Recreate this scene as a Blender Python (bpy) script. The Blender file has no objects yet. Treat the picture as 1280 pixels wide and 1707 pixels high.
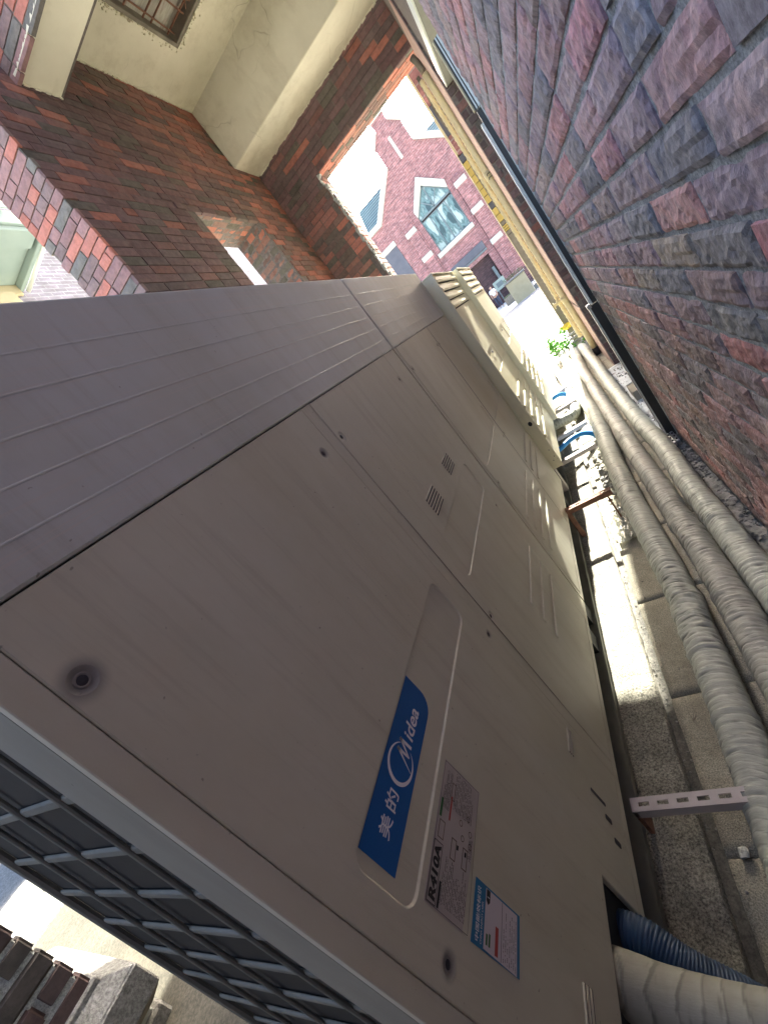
import bpy, bmesh, math, random
from mathutils import Vector, Matrix, noise
from mathutils.geometry import delaunay_2d_cdt

C = bpy.context.scene.collection
SC = bpy.context.scene
# ------------------------------------------------------------------ camera
RC = ((0.726186, 0.270156, -0.632194), (-0.461725, -0.489664, -0.739621), (-0.509376, 0.829002, -0.230850))
FPX = 694.6                                   # focal length in units of a 1280 wide frame
cam = bpy.data.cameras.new('camera')
cam.sensor_fit = 'HORIZONTAL'; cam.sensor_width = 36.0
cam.lens = FPX * 36.0 / 1280.0
cam.clip_start = 0.01; cam.clip_end = 2000
camo = bpy.data.objects.new('camera', cam); C.objects.link(camo)
M = Matrix(RC)                                # world -> (right, down, forward)
right, down, fwd = M[0], M[1], M[2]
rot = Matrix((right, -down, -fwd)).transposed()
camo.matrix_world = rot.to_4x4()
SC.camera = camo
# ------------------------------------------------------------------ light
SUN_EL, SUN_AZ = math.radians(35.5), math.radians(3.6)     # azimuth from +Y towards +X
w = bpy.data.worlds.new('World'); SC.world = w; w.use_nodes = True
nt = w.node_tree; nt.nodes.clear()
sky = nt.nodes.new('ShaderNodeTexSky'); sky.sky_type = 'NISHITA'; sky.sun_disc = False
sky.sun_elevation = SUN_EL; sky.sun_rotation = SUN_AZ; sky.air_density = 0.8; sky.dust_density = 6.0; sky.ozone_density = 0.6
bg = nt.nodes.new('ShaderNodeBackground'); bg.inputs[1].default_value = 0.15
wo = nt.nodes.new('ShaderNodeOutputWorld')
nt.links.new(sky.outputs[0], bg.inputs[0]); nt.links.new(bg.outputs[0], wo.inputs[0])
sl = bpy.data.lights.new('sun', 'SUN'); sl.energy = 5.0; sl.angle = math.radians(0.5); sl.color = (1.0, 0.95, 0.84)
so = bpy.data.objects.new('sun', sl); C.objects.link(so)
sd = Vector((math.sin(SUN_AZ) * math.cos(SUN_EL), math.cos(SUN_AZ) * math.cos(SUN_EL), math.sin(SUN_EL)))
so.rotation_euler = sd.to_track_quat('Z', 'Y').to_euler(); so.location = (2, 8, 12)
vs = SC.view_settings; vs.view_transform = 'Standard'; vs.look = 'None'; vs.gamma = 1.0; vs.use_curve_mapping = False
vs.exposure = 3.15
SC.cycles.max_bounces = 10; SC.cycles.diffuse_bounces = 7; SC.cycles.use_denoising = True

rng = random.Random(7)

# ------------------------------------------------------------------ materials
def nodes(name):
    m = bpy.data.materials.new(name); m.use_nodes = True
    t = m.node_tree; b = t.nodes['Principled BSDF']
    return m, t, b
def nd(t, typ, **kw):
    n = t.nodes.new(typ)
    for k, v in kw.items(): setattr(n, k, v)
    return n
def pos(t, scale=(1, 1, 1)):
    g = nd(t, 'ShaderNodeNewGeometry')
    mp = nd(t, 'ShaderNodeMapping'); mp.inputs['Scale'].default_value = scale
    t.links.new(g.outputs['Position'], mp.inputs['Vector'])
    return mp.outputs[0]
def noise_tex(t, vec, scale, detail=6, rough=0.6):
    n = nd(t, 'ShaderNodeTexNoise'); n.inputs['Scale'].default_value = scale
    n.inputs['Detail'].default_value = detail; n.inputs['Roughness'].default_value = rough
    t.links.new(vec, n.inputs['Vector']); return n.outputs['Fac']
def ramp(t, fac, stops):
    r = nd(t, 'ShaderNodeValToRGB'); e = r.color_ramp.elements
    while len(e) > 1: e.remove(e[-1])
    e[0].position = stops[0][0]; c = stops[0][1]; e[0].color = (*c, 1) if len(c) == 3 else c
    for p, c in stops[1:]:
        x = e.new(p); x.color = (*c, 1) if len(c) == 3 else c
    t.links.new(fac, r.inputs[0]); return r.outputs[0]
def mix(t, a, b, fac, blend='MIX'):
    m = nd(t, 'ShaderNodeMix', data_type='RGBA', blend_type=blend)
    for sock, v in ((m.inputs[6], a), (m.inputs[7], b), (m.inputs[0], fac)):
        if isinstance(v, (int, float)): sock.default_value = v
        elif isinstance(v, tuple): sock.default_value = (*v, 1)
        else: t.links.new(v, sock)
    return m.outputs[2]
def bump(t, b, h, strength=0.5, dist=0.01, prev=None):
    n = nd(t, 'ShaderNodeBump'); n.inputs['Strength'].default_value = strength; n.inputs['Distance'].default_value = dist
    t.links.new(h, n.inputs['Height'])
    if prev: t.links.new(prev, n.inputs['Normal'])
    t.links.new(n.outputs[0], b.inputs['Normal']); return n.outputs[0]

def mottled(name, c1, c2, scale=8, rough=0.8, bs=0.3, bd=0.005, bscale=60, c3=None, aniso=(1, 1, 1), metallic=0.0, fine=None, speck=0.0):
    m, t, b = nodes(name)
    p = pos(t, aniso)
    f = noise_tex(t, p, scale)
    col = ramp(t, f, [(0.3, c1), (0.7, c2)])
    if c3:
        f3 = noise_tex(t, p, scale * 0.35, 8, 0.7)
        k = ramp(t, f3, [(0.52, (0, 0, 0)), (0.68, (1, 1, 1))])
        col = mix(t, col, c3, k)
    if speck:
        fs = noise_tex(t, p, bscale * 1.3, 5, 0.75)
        sv = ramp(t, fs, [(0.38, (1 - speck,) * 3), (0.5, (1, 1, 1)), (0.62, (1 + speck,) * 3)])
        col = mix(t, col, sv, 1.0, 'MULTIPLY')
    t.links.new(col, b.inputs['Base Color'])
    b.inputs['Roughness'].default_value = rough; b.inputs['Metallic'].default_value = metallic
    h = noise_tex(t, p, bscale, 8, 0.7)
    n1 = bump(t, b, h, bs, bd)
    if fine:
        h2 = noise_tex(t, p, bscale * fine, 4, 0.6); bump(t, b, h2, bs, bd * 0.4, n1)
    return m

def brick_mat(name, rough=0.85, bs=0.8, bd=0.004, streak=(1, 1, 1), dust=(0.3, 0.29, 0.28), dustamt=0.35, sc=30, fine=False):
    m, t, b = nodes(name)
    p = pos(t, (1, 1, 1))
    oi = nd(t, 'ShaderNodeObjectInfo'); at = nd(t, 'ShaderNodeAttribute', attribute_name='tone')
    base = mix(t, oi.outputs['Color'], at.outputs['Color'], 1.0, 'MULTIPLY')
    f = noise_tex(t, p, sc, 8, 0.7)
    v = ramp(t, f, [(0.25, (0.6, 0.6, 0.6)), (0.5, (1, 1, 1)), (0.8, (1.4, 1.35, 1.3))])
    base = mix(t, base, v, 1.0, 'MULTIPLY')
    f2 = noise_tex(t, pos(t, streak), 9, 9, 0.75)
    k = ramp(t, f2, [(0.42, (0, 0, 0)), (0.75, (dustamt,) * 3)])
    base = mix(t, base, dust, k)
    if fine:
        f6 = noise_tex(t, pos(t, streak), 48, 8, 0.8)
        base = mix(t, base, ramp(t, f6, [(0.36, (0.6, 0.6, 0.61)), (0.5, (1, 1, 1)), (0.66, (1.3, 1.3, 1.3))]), 1.0, 'MULTIPLY')
        f7 = noise_tex(t, pos(t, (1, 1, 1)), 7, 5, 0.6)
        base = mix(t, base, ramp(t, f7, [(0.35, (0.72, 0.74, 0.80)), (0.6, (1.12, 1.08, 1.06))]), 1.0, 'MULTIPLY')
    t.links.new(base, b.inputs['Base Color']); b.inputs['Roughness'].default_value = rough
    h = noise_tex(t, pos(t, streak), sc * 2.2, 9, 0.72)
    n1 = bump(t, b, h, bs, bd)
    h2 = noise_tex(t, p, sc * 9, 5, 0.6); bump(t, b, h2, bs * 0.6, bd * 0.3, n1)
    return m

M_ = {}
M_['brick_grey'] = brick_mat('weathered grey brick', bs=0.85, bd=0.004, streak=(1, 1.7, 0.9), dust=(0.60, 0.60, 0.62), dustamt=0.45, sc=44, fine=True)
M_['brick_red'] = brick_mat('dark red brick', bs=0.6, bd=0.003, dust=(0.26, 0.21, 0.19), dustamt=0.3, sc=26)
M_['mortar'] = mottled('grey mortar', (0.20, 0.22, 0.22), (0.40, 0.44, 0.44), 30, 0.95, 0.9, 0.004, 130, speck=0.35)
M_['mortar_dark'] = mottled('dark mortar', (0.10, 0.085, 0.075), (0.19, 0.165, 0.145), 30, 0.95, 0.6, 0.003, 120)
M_['plaster'] = mottled('cream plaster', (0.60, 0.58, 0.455), (0.69, 0.67, 0.54), 2.5, 0.9, 0.35, 0.006, 12, c3=(0.50, 0.47, 0.35), fine=6)
M_['concrete'] = mottled('rough concrete', (0.16, 0.155, 0.125), (0.32, 0.31, 0.25), 14, 0.95, 1.0, 0.006, 130, c3=(0.22, 0.22, 0.19), fine=3, speck=0.65)
M_['slab'] = mottled('sandy concrete slab', (0.26, 0.245, 0.185), (0.36, 0.34, 0.265), 10, 0.95, 0.7, 0.003, 220, c3=(0.25, 0.24, 0.19), fine=3, speck=0.5)
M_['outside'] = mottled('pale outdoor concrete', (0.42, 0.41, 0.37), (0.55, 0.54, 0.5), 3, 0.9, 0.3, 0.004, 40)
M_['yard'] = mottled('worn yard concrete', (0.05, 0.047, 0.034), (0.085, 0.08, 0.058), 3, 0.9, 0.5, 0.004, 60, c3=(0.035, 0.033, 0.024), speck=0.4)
M_['shaded_ground'] = mottled('blue grey shaded ground', (0.06, 0.075, 0.09), (0.10, 0.12, 0.14), 1.5, 0.8, 0.3, 0.004, 20)  # shade on the outside ground put into this colour
M_['stone'] = mottled('tooled stone', (0.17, 0.17, 0.15), (0.27, 0.27, 0.25), 20, 0.9, 1.0, 0.01, 60, fine=3, speck=0.4)
M_['stone_brown'] = mottled('brownish stone', (0.16, 0.14, 0.11), (0.24, 0.22, 0.17), 9, 0.9, 0.6, 0.004, 70)
M_['gutter_mud'] = mottled('damp gutter mud', (0.06, 0.058, 0.048), (0.13, 0.125, 0.10), 12, 0.8, 0.8, 0.004, 90, speck=0.4)
M_['white_stone'] = mottled('white trim stone', (0.33, 0.345, 0.31), (0.42, 0.43, 0.395), 3, 0.85, 0.2, 0.004, 20)
M_['rubble'] = mottled('rubble', (0.10, 0.10, 0.09), (0.34, 0.33, 0.30), 25, 0.95, 0.8, 0.006, 80)
M_['dust_white'] = mottled('white plaster dust', (0.40, 0.44, 0.45), (0.62, 0.65, 0.66), 10, 0.95, 0.6, 0.006, 60, c3=(0.2, 0.2, 0.2))
M_['steel'] = mottled('galvanised steel', (0.42, 0.41, 0.40), (0.56, 0.55, 0.53), 30, 0.45, 0.2, 0.002, 80, metallic=0.7)
M_['painted_channel'] = mottled('painted steel', (0.42, 0.38, 0.37), (0.5, 0.46, 0.45), 20, 0.55, 0.2, 0.002, 80)
M_['rust'] = mottled('rusty steel', (0.13, 0.06, 0.04), (0.25, 0.12, 0.07), 40, 0.8, 0.6, 0.003, 120)
M_['dark'] = mottled('dark void', (0.006, 0.008, 0.010), (0.012, 0.014, 0.016), 20, 0.7, 0.1, 0.002, 80)
M_['plastic_grey'] = mottled('grey plastic coated wire', (0.15, 0.16, 0.135), (0.22, 0.23, 0.195), 14, 0.75, 0.3, 0.002, 70, c3=(0.18, 0.2, 0.19))
M_['yellow_pipe'] = mottled('yellowed pvc', (0.72, 0.64, 0.36), (0.80, 0.72, 0.44), 9, 0.5, 0.2, 0.002, 60, c3=(0.66, 0.56, 0.31))
M_['blue'] = mottled('blue corrugated hose', (0.006, 0.028, 0.07), (0.008, 0.042, 0.10), 12, 0.5, 0.2, 0.002, 60)
M_['blue_bright'] = mottled('blue drain hose', (0.01, 0.20, 0.58), (0.02, 0.27, 0.70), 12, 0.5, 0.2, 0.002, 60)
M_['alu_white'] = mottled('white aluminium', (0.55, 0.60, 0.56), (0.66, 0.70, 0.66), 12, 0.5, 0.2, 0.002, 60)
M_['alu_dark'] = mottled('dark aluminium', (0.03, 0.032, 0.028), (0.05, 0.05, 0.045), 12, 0.5, 0.2, 0.002, 60)
M_['duct'] = mottled('grey painted soffit', (0.20, 0.205, 0.18), (0.26, 0.265, 0.24), 5, 0.9, 0.2, 0.002, 40)
M_['yellow'] = mottled('yellow panel', (0.42, 0.32, 0.08), (0.48, 0.37, 0.11), 4, 0.6, 0.1, 0.002, 40)
M_['cream'] = mottled('cream render', (0.38, 0.34, 0.21), (0.44, 0.39, 0.25), 4, 0.8, 0.2, 0.002, 40)
M_['wood'] = mottled('grey timber board', (0.30, 0.29, 0.25), (0.45, 0.44, 0.38), 9, 0.9, 0.5, 0.004, 60, aniso=(1, 6, 1), c3=(0.22, 0.14, 0.12))
M_['roof'] = mottled('blue grey roof', (0.04, 0.085, 0.11), (0.06, 0.12, 0.15), 2, 0.6, 0.2, 0.01, 10)
M_['roof_light'] = mottled('pale roof ridge', (0.15, 0.23, 0.26), (0.19, 0.28, 0.31), 2, 0.6, 0.2, 0.01, 10)
M_['frame_grey'] = mottled('grey window frame', (0.08, 0.11, 0.12), (0.11, 0.15, 0.16), 4, 0.5, 0.1, 0.002, 20)
M_['garage'] = mottled('grey shutter', (0.055, 0.062, 0.08), (0.08, 0.085, 0.105), 2, 0.6, 0.1, 0.002, 20)
M_['balcony'] = mottled('pale teal soffit paint', (0.20, 0.27, 0.25), (0.25, 0.32, 0.29), 1.5, 0.8, 0.1, 0.002, 20)
M_['leaf'] = mottled('fresh leaf', (0.06, 0.24, 0.02), (0.13, 0.36, 0.035), 30, 0.9, 0.2, 0.002, 60)
M_['hedge'] = mottled('hedge', (0.03, 0.05, 0.02), (0.08, 0.12, 0.04), 12, 0.8, 0.6, 0.02, 20)
M_['shirt'] = mottled('white shirt', (0.62, 0.66, 0.74), (0.72, 0.75, 0.82), 3, 0.9, 0.3, 0.01, 12)
M_['trousers'] = mottled('dark blue trousers', (0.03, 0.035, 0.06), (0.06, 0.07, 0.1), 3, 0.9, 0.3, 0.01, 12)
M_['skin'] = mottled('skin', (0.36, 0.22, 0.15), (0.42, 0.27, 0.19), 3, 0.6, 0.1, 0.01, 12)
M_['hair'] = mottled('black hair', (0.01, 0.01, 0.01), (0.02, 0.02, 0.02), 3, 0.6, 0.1, 0.01, 12)
M_['yellow_bag'] = mottled('yellow plastic', (0.7, 0.48, 0.03), (0.85, 0.65, 0.08), 20, 0.5, 0.5, 0.01, 40)
M_['iron'] = mottled('dark iron', (0.02, 0.02, 0.025), (0.04, 0.04, 0.045), 5, 0.5, 0.1, 0.01, 12)
M_['foam'] = mottled('dried foam', (0.42, 0.39, 0.25), (0.58, 0.55, 0.40), 40, 0.8, 0.6, 0.004, 80)
M_['black_rubber'] = mottled('black rubber', (0.015, 0.015, 0.018), (0.03, 0.03, 0.035), 20, 0.7, 0.3, 0.003, 80)

def flat(name, c, rough=0.5):
    m, t, b = nodes(name); b.inputs['Base Color'].default_value = (*c, 1); b.inputs['Roughness'].default_value = rough
    return m
M_['print_black'] = flat('black print', (0.012, 0.012, 0.012), 0.45)
M_['print_white'] = flat('white print', (0.80, 0.80, 0.84), 0.4)
M_['print_blue'] = flat('blue sticker', (0.0, 0.105, 0.36), 0.35)
M_['print_teal'] = flat('blue energy label', (0.01, 0.16, 0.33), 0.4)
M_['label_clear'] = flat('pale label film', (0.47, 0.43, 0.40), 0.4)
M_['label_white'] = flat('white label', (0.62, 0.58, 0.62), 0.45)
M_['print_red'] = flat('red bar', (0.42, 0.06, 0.05), 0.5)
M_['print_green'] = flat('green bar', (0.03, 0.14, 0.04), 0.5)
M_['print_brown'] = flat('faded diagram ink', (0.16, 0.12, 0.09), 0.5)
M_['screw'] = flat('dark screw recess', (0.03, 0.03, 0.035), 0.5)

# painted steel of the cabinets: faint dust, vertical runs
def ac_paint(name, c, c_dust, spec=0.5, rough=0.42, dirt=0.5, lines=False):
    m, t, b = nodes(name)
    p = pos(t)
    f = noise_tex(t, pos(t, (1, 0.6, 0.25)), 5, 9, 0.7)
    k = ramp(t, f, [(0.40, (0, 0, 0)), (0.72, (dirt,) * 3)])
    col = mix(t, c, c_dust, k)
    # small specks
    f2 = noise_tex(t, p, 95, 2, 0.5)
    k2 = ramp(t, f2, [(0.735, (0, 0, 0)), (0.77, (0.6,) * 3)])
    col = mix(t, col, (0.16, 0.14, 0.11), k2)
    f4 = noise_tex(t, pos(t, (1, 5.0, 0.25)), 6, 9, 0.8)
    k4 = ramp(t, f4, [(0.52, (0, 0, 0)), (0.74, (0.42,) * 3)])
    col = mix(t, col, (0.30, 0.27, 0.20), k4)
    for (gx_, gy_, gz_, gr_) in ((-0.454, 0.1625, -0.027, 0.026), (-0.454, 0.171, -0.573, 0.019), (-0.454, 0.711, -0.029, 0.013), (-0.454, 0.741, -0.597, 0.012)):
        vd = nd(t, 'ShaderNodeVectorMath', operation='DISTANCE'); g_ = nd(t, 'ShaderNodeNewGeometry')
        t.links.new(g_.outputs['Position'], vd.inputs[0]); vd.inputs[1].default_value = (gx_, gy_, gz_)
        mr = nd(t, 'ShaderNodeMapRange', interpolation_type='SMOOTHSTEP'); mr.inputs['From Min'].default_value = gr_; mr.inputs['From Max'].default_value = gr_ * 0.3
        mr.inputs['To Min'].default_value = 0.0; mr.inputs['To Max'].default_value = 0.75
        t.links.new(vd.outputs['Value'], mr.inputs['Value'])
        col = mix(t, col, (0.10, 0.095, 0.11), mr.outputs[0])
    if lines:
        f5 = noise_tex(t, pos(t, (1, 0.07, 22)), 5, 2, 0.5)
        k5 = ramp(t, f5, [(0.575, (0, 0, 0)), (0.60, (0.55,) * 3), (0.625, (0, 0, 0))])
        col = mix(t, col, (0.60, 0.56, 0.50), k5)
    t.links.new(col, b.inputs['Base Color'])
    r = nd(t, 'ShaderNodeMapRange'); r.inputs['To Min'].default_value = rough - 0.08; r.inputs['To Max'].default_value = rough + 0.22
    t.links.new(f, r.inputs['Value']); t.links.new(r.outputs[0], b.inputs['Roughness'])
    b.inputs['Specular IOR Level'].default_value = spec
    h = noise_tex(t, p, 1.6, 2, 0.4); n1 = bump(t, b, h, 0.25, 0.02)
    h2 = noise_tex(t, p, 420, 2, 0.5); bump(t, b, h2, 0.12, 0.0006, n1)
    return m
M_['ac'] = ac_paint('beige cabinet paint', (0.60, 0.59, 0.48), (0.48, 0.455, 0.33), rough=0.38, dirt=0.75)
M_['ac_top'] = ac_paint('greyish cabinet paint', (0.56, 0.59, 0.57), (0.47, 0.475, 0.40), rough=0.36, dirt=0.8, lines=True)
M_['ac_edge'] = ac_paint('cabinet end plate', (0.30, 0.30, 0.255), (0.22, 0.22, 0.17), rough=0.55, dirt=0.7)
M_['ac_far'] = ac_paint('sun lightened cabinet paint', (0.76, 0.72, 0.50), (0.66, 0.61, 0.41), rough=0.36, dirt=0.8)  # lighter and yellower than the near paint: sunlight put into the colour

def wrap_mat(name, c1, c2):
    m, t, b = nodes(name)
    p = pos(t, (1, 1, 1))
    f = noise_tex(t, p, 9, 8, 0.7)
    col = ramp(t, f, [(0.3, c1), (0.7, c2)])
    a = nd(t, 'ShaderNodeAttribute', attribute_name='tone')
    col = mix(t, col, a.outputs['Color'], 1.0, 'MULTIPLY')
    t.links.new(col, b.inputs['Base Color']); b.inputs['Roughness'].default_value = 0.62
    h = noise_tex(t, pos(t, (2.0, 9, 2.0)), 12, 5, 0.55); n1 = bump(t, b, h, 0.4, 0.0025)
    h2 = noise_tex(t, p, 300, 3, 0.6); bump(t, b, h2, 0.3, 0.0008, n1)
    return m
M_['wrap'] = wrap_mat('dusty grey wrapping tape', (0.33, 0.345, 0.285), (0.44, 0.455, 0.385))
M_['wrap_b'] = wrap_mat('mauve grey wrapping tape', (0.28, 0.28, 0.235), (0.385, 0.38, 0.325))
M_['wrap_white'] = wrap_mat('smooth white wrapping tape', (0.24, 0.235, 0.185), (0.31, 0.305, 0.245))

# far brickwork, too far to tell bricks apart
def far_brick(name, c1, c2, mort, axis, bw=0.24, bh=0.075):
    m, t, b = nodes(name)
    g = nd(t, 'ShaderNodeNewGeometry'); sx = nd(t, 'ShaderNodeSeparateXYZ'); cx = nd(t, 'ShaderNodeCombineXYZ')
    t.links.new(g.outputs['Position'], sx.inputs[0])
    t.links.new(sx.outputs[axis], cx.inputs[0]); t.links.new(sx.outputs[2], cx.inputs[1])
    br = nd(t, 'ShaderNodeTexBrick'); br.inputs['Scale'].default_value = 1.0
    br.inputs['Brick Width'].default_value = bw; br.inputs['Row Height'].default_value = bh
    br.inputs['Mortar Size'].default_value = 0.008; br.inputs['Bias'].default_value = 0.0
    br.inputs['Color1'].default_value = (*c1, 1); br.inputs['Color2'].default_value = (*c2, 1); br.inputs['Mortar'].default_value = (*mort, 1)
    t.links.new(cx.outputs[0], br.inputs['Vector'])
    f = noise_tex(t, pos(t, (1, 1, 3)), 2.2, 8, 0.8)
    v = ramp(t, f, [(0.34, (0.5, 0.48, 0.5)), (0.5, (1, 1, 1)), (0.66, (1.8, 1.75, 1.8))])
    col = mix(t, br.outputs['Color'], v, 1.0, 'MULTIPLY')
    t.links.new(col, b.inputs['Base Color']); b.inputs['Roughness'].default_value = 0.85
    bump(t, b, br.outputs['Fac'], 0.4, -0.01)
    return m
M_['far_brick'] = far_brick('pink red house brick', (0.24, 0.112, 0.112), (0.165, 0.082, 0.086), (0.27, 0.22, 0.22), 0, 0.5, 0.15)
M_['far_brick_dark'] = far_brick('shaded porch brick', (0.055, 0.028, 0.03), (0.04, 0.022, 0.024), (0.06, 0.05, 0.05), 0, 0.5, 0.15)  # house brick darkened, the porch's shade put into the colour
M_['far_brick_x'] = far_brick('mauve side brick', (0.075, 0.065, 0.095), (0.055, 0.05, 0.075), (0.12, 0.125, 0.15), 1, 0.24, 0.075)
M_['far_brick_upper'] = far_brick('upper storey brick', (0.16, 0.07, 0.06), (0.10, 0.05, 0.045), (0.1, 0.09, 0.08), 0)
def weather(mat, crack=(0.25, 0.23, 0.17), scale=1.3):
    t = M_[mat].node_tree; b = t.nodes['Principled BSDF']; src = b.inputs['Base Color'].links[0].from_socket
    p = pos(t); f0 = nd(t, 'ShaderNodeTexNoise'); f0.inputs['Scale'].default_value = 3.0; t.links.new(p, f0.inputs['Vector'])
    va = nd(t, 'ShaderNodeVectorMath', operation='MULTIPLY_ADD'); t.links.new(f0.outputs['Color'], va.inputs[0]); va.inputs[1].default_value = (0.35, 0.35, 0.35); t.links.new(p, va.inputs[2])
    vo = nd(t, 'ShaderNodeTexVoronoi', feature='DISTANCE_TO_EDGE'); vo.inputs['Scale'].default_value = scale; t.links.new(va.outputs[0], vo.inputs['Vector'])
    k = ramp(t, vo.outputs['Distance'], [(0.0, (0.7, 0.7, 0.7)), (0.006, (0, 0, 0))])
    gate = ramp(t, noise_tex(t, p, 1.1, 3, 0.6), [(0.5, (0, 0, 0)), (0.58, (1, 1, 1))])
    k = mix(t, k, gate, 1.0, 'MULTIPLY')
    c = mix(t, src, crack, k)
    st = ramp(t, noise_tex(t, pos(t, (1.2, 1.2, 0.35)), 2.4, 9, 0.75), [(0.5, (0, 0, 0)), (0.72, (0.55, 0.55, 0.55))])
    c = mix(t, c, tuple(x * 1.35 for x in crack), st)
    t.links.new(c, b.inputs['Base Color'])
weather('plaster', (0.30, 0.275, 0.19)); weather('slab', (0.12, 0.11, 0.08), 2.0)
m, t, b = nodes('window glass'); b.inputs['Base Color'].default_value = (0.22, 0.36, 0.36, 1); b.inputs['Roughness'].default_value = 0.08
f = noise_tex(t, pos(t, (1.1, 1, 0.45)), 1.6, 3, 0.5)  # patchy reflections put into the pane colour
t.links.new(ramp(t, f, [(0.38, (0.02, 0.045, 0.045)), (0.46, (0.11, 0.19, 0.19)), (0.52, (0.05, 0.10, 0.095)), (0.60, (0.26, 0.34, 0.33))]), b.inputs['Base Color']); M_['glass'] = m

# ------------------------------------------------------------------ mesh helpers
def set_tone(me, cols=None):
    a = me.attributes.new('tone', 'FLOAT_COLOR', 'CORNER')
    if cols is None:
        a.data.foreach_set('color', [1.0] * (4 * len(me.loops)))
    else:
        a.data.foreach_set('color', cols)
def link(name, me, parent=None, mat=None, smooth=False):
    if mat is not None and not me.materials: me.materials.append(M_[mat] if isinstance(mat, str) else mat)
    o = bpy.data.objects.new(name, me); C.objects.link(o)
    if parent is not None: o.parent = parent
    if smooth:
        me.polygons.foreach_set('use_smooth', [True] * len(me.polygons))
    return o
def tag(o, label=None, cat=None, group=None, kind=None):
    if label: o['label'] = label
    if cat: o['category'] = cat
    if group: o['group'] = group
    if kind: o['kind'] = kind
    return o
def thing(name, label, cat, loc=(0, 0, 0), group=None):
    o = bpy.data.objects.new(name, None); C.objects.link(o); o.location = loc
    o.empty_display_size = 0.1
    return tag(o, label, cat, group)
class MB:
    def __init__(s): s.v = []; s.f = []; s.o = Vector((0, 0, 0))
    def quad(s, pts):
        i = len(s.v); s.v += [tuple(p) for p in pts]; s.f.append(tuple(range(i, i + len(pts)))); return s
    def box(s, x0, x1, y0, y1, z0, z1):
        i = len(s.v)
        s.v += [(x0, y0, z0), (x1, y0, z0), (x1, y1, z0), (x0, y1, z0), (x0, y0, z1), (x1, y0, z1), (x1, y1, z1), (x0, y1, z1)]
        s.f += [tuple(i + k for k in q) for q in ((0, 3, 2, 1), (4, 5, 6, 7), (0, 1, 5, 4), (1, 2, 6, 5), (2, 3, 7, 6), (3, 0, 4, 7))]
        return s
    def prism(s, poly, axis, a, b):            # poly in the two other axes, extruded a..b along axis
        n = len(poly); i = len(s.v)
        for c in (a, b):
            for p in poly:
                q = list(p); q.insert(axis, c); s.v.append(tuple(q))
        s.f += [tuple(range(i, i + n)), tuple(range(i + 2 * n - 1, i + n - 1, -1))]
        for k in range(n):
            l = (k + 1) % n; s.f.append((i + k, i + n + k, i + n + l, i + l))
        return s
    def tube(s, pts, r, n=10, cap=True):
        pts = [Vector(p) for p in pts]; i0 = len(s.v); up = Vector((0, 0, 1))
        for k, p in enumerate(pts):
            d = (pts[min(k + 1, len(pts) - 1)] - pts[max(k - 1, 0)]).normalized()
            a = d.cross(up)
            if a.length < 0.05: a = d.cross(Vector((1, 0, 0)))
            a.normalize(); b_ = a.cross(d)
            rr = r[k] if isinstance(r, (list, tuple)) else r
            for j in range(n):
                t_ = 2 * math.pi * j / n; s.v.append(tuple(p + a * (rr * math.cos(t_)) + b_ * (rr * math.sin(t_))))
        for k in range(len(pts) - 1):
            for j in range(n):
                l = (j + 1) % n; s.f.append((i0 + k * n + j, i0 + k * n + l, i0 + (k + 1) * n + l, i0 + (k + 1) * n + j))
        if cap:
            s.f.append(tuple(i0 + j for j in range(n))); s.f.append(tuple(i0 + (len(pts) - 1) * n + j for j in range(n - 1, -1, -1)))
        return s
    def mesh(s, name, bev=0, seg=1):
        off = s.o
        me = bpy.data.meshes.new(name); me.from_pydata([(v[0] - off.x, v[1] - off.y, v[2] - off.z) for v in s.v], [], s.f)
        bm = bmesh.new(); bm.from_mesh(me)
        bmesh.ops.recalc_face_normals(bm, faces=bm.faces)
        if bev: bmesh.ops.bevel(bm, geom=[e for e in bm.edges if len(e.link_faces) == 2 and e.calc_face_angle(0) > 0.5], offset=bev, segments=seg, affect='EDGES', clamp_overlap=True)
        bm.to_mesh(me); bm.free(); return me
def build(mb, name, mat, parent=None, bev=0, seg=1, smooth=False, kind=None):
    if parent is not None: mb.o = world_loc(parent)
    o = link(name, mb.mesh(name, bev, seg), parent, mat, smooth)
    set_tone(o.data)
    if kind: o['kind'] = kind
    return o
def world_loc(o):
    v = Vector((0, 0, 0))
    while o is not None: v += o.location; o = o.parent
    return v
def box(name, x0, x1, y0, y1, z0, z1, mat, parent=None, bev=0, seg=1, kind=None):
    return build(MB().box(x0, x1, y0, y1, z0, z1), name, mat, parent, bev, seg, kind=kind)

def proj(p):
    c = M @ Vector(p)
    if c.z < 0.03: return None
    return 640 + FPX * c.x / c.z, 853.5 + FPX * c.y / c.z, c.z
def hidden(p):                                # behind the air conditioner row?
    p = Vector(p)
    if p.x < -0.454:
        k = -0.454 / p.x; y, z = p.y * k, p.z * k
        if 0.115 < y < 2.69 and z < 0.347: return True
    return False

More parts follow.
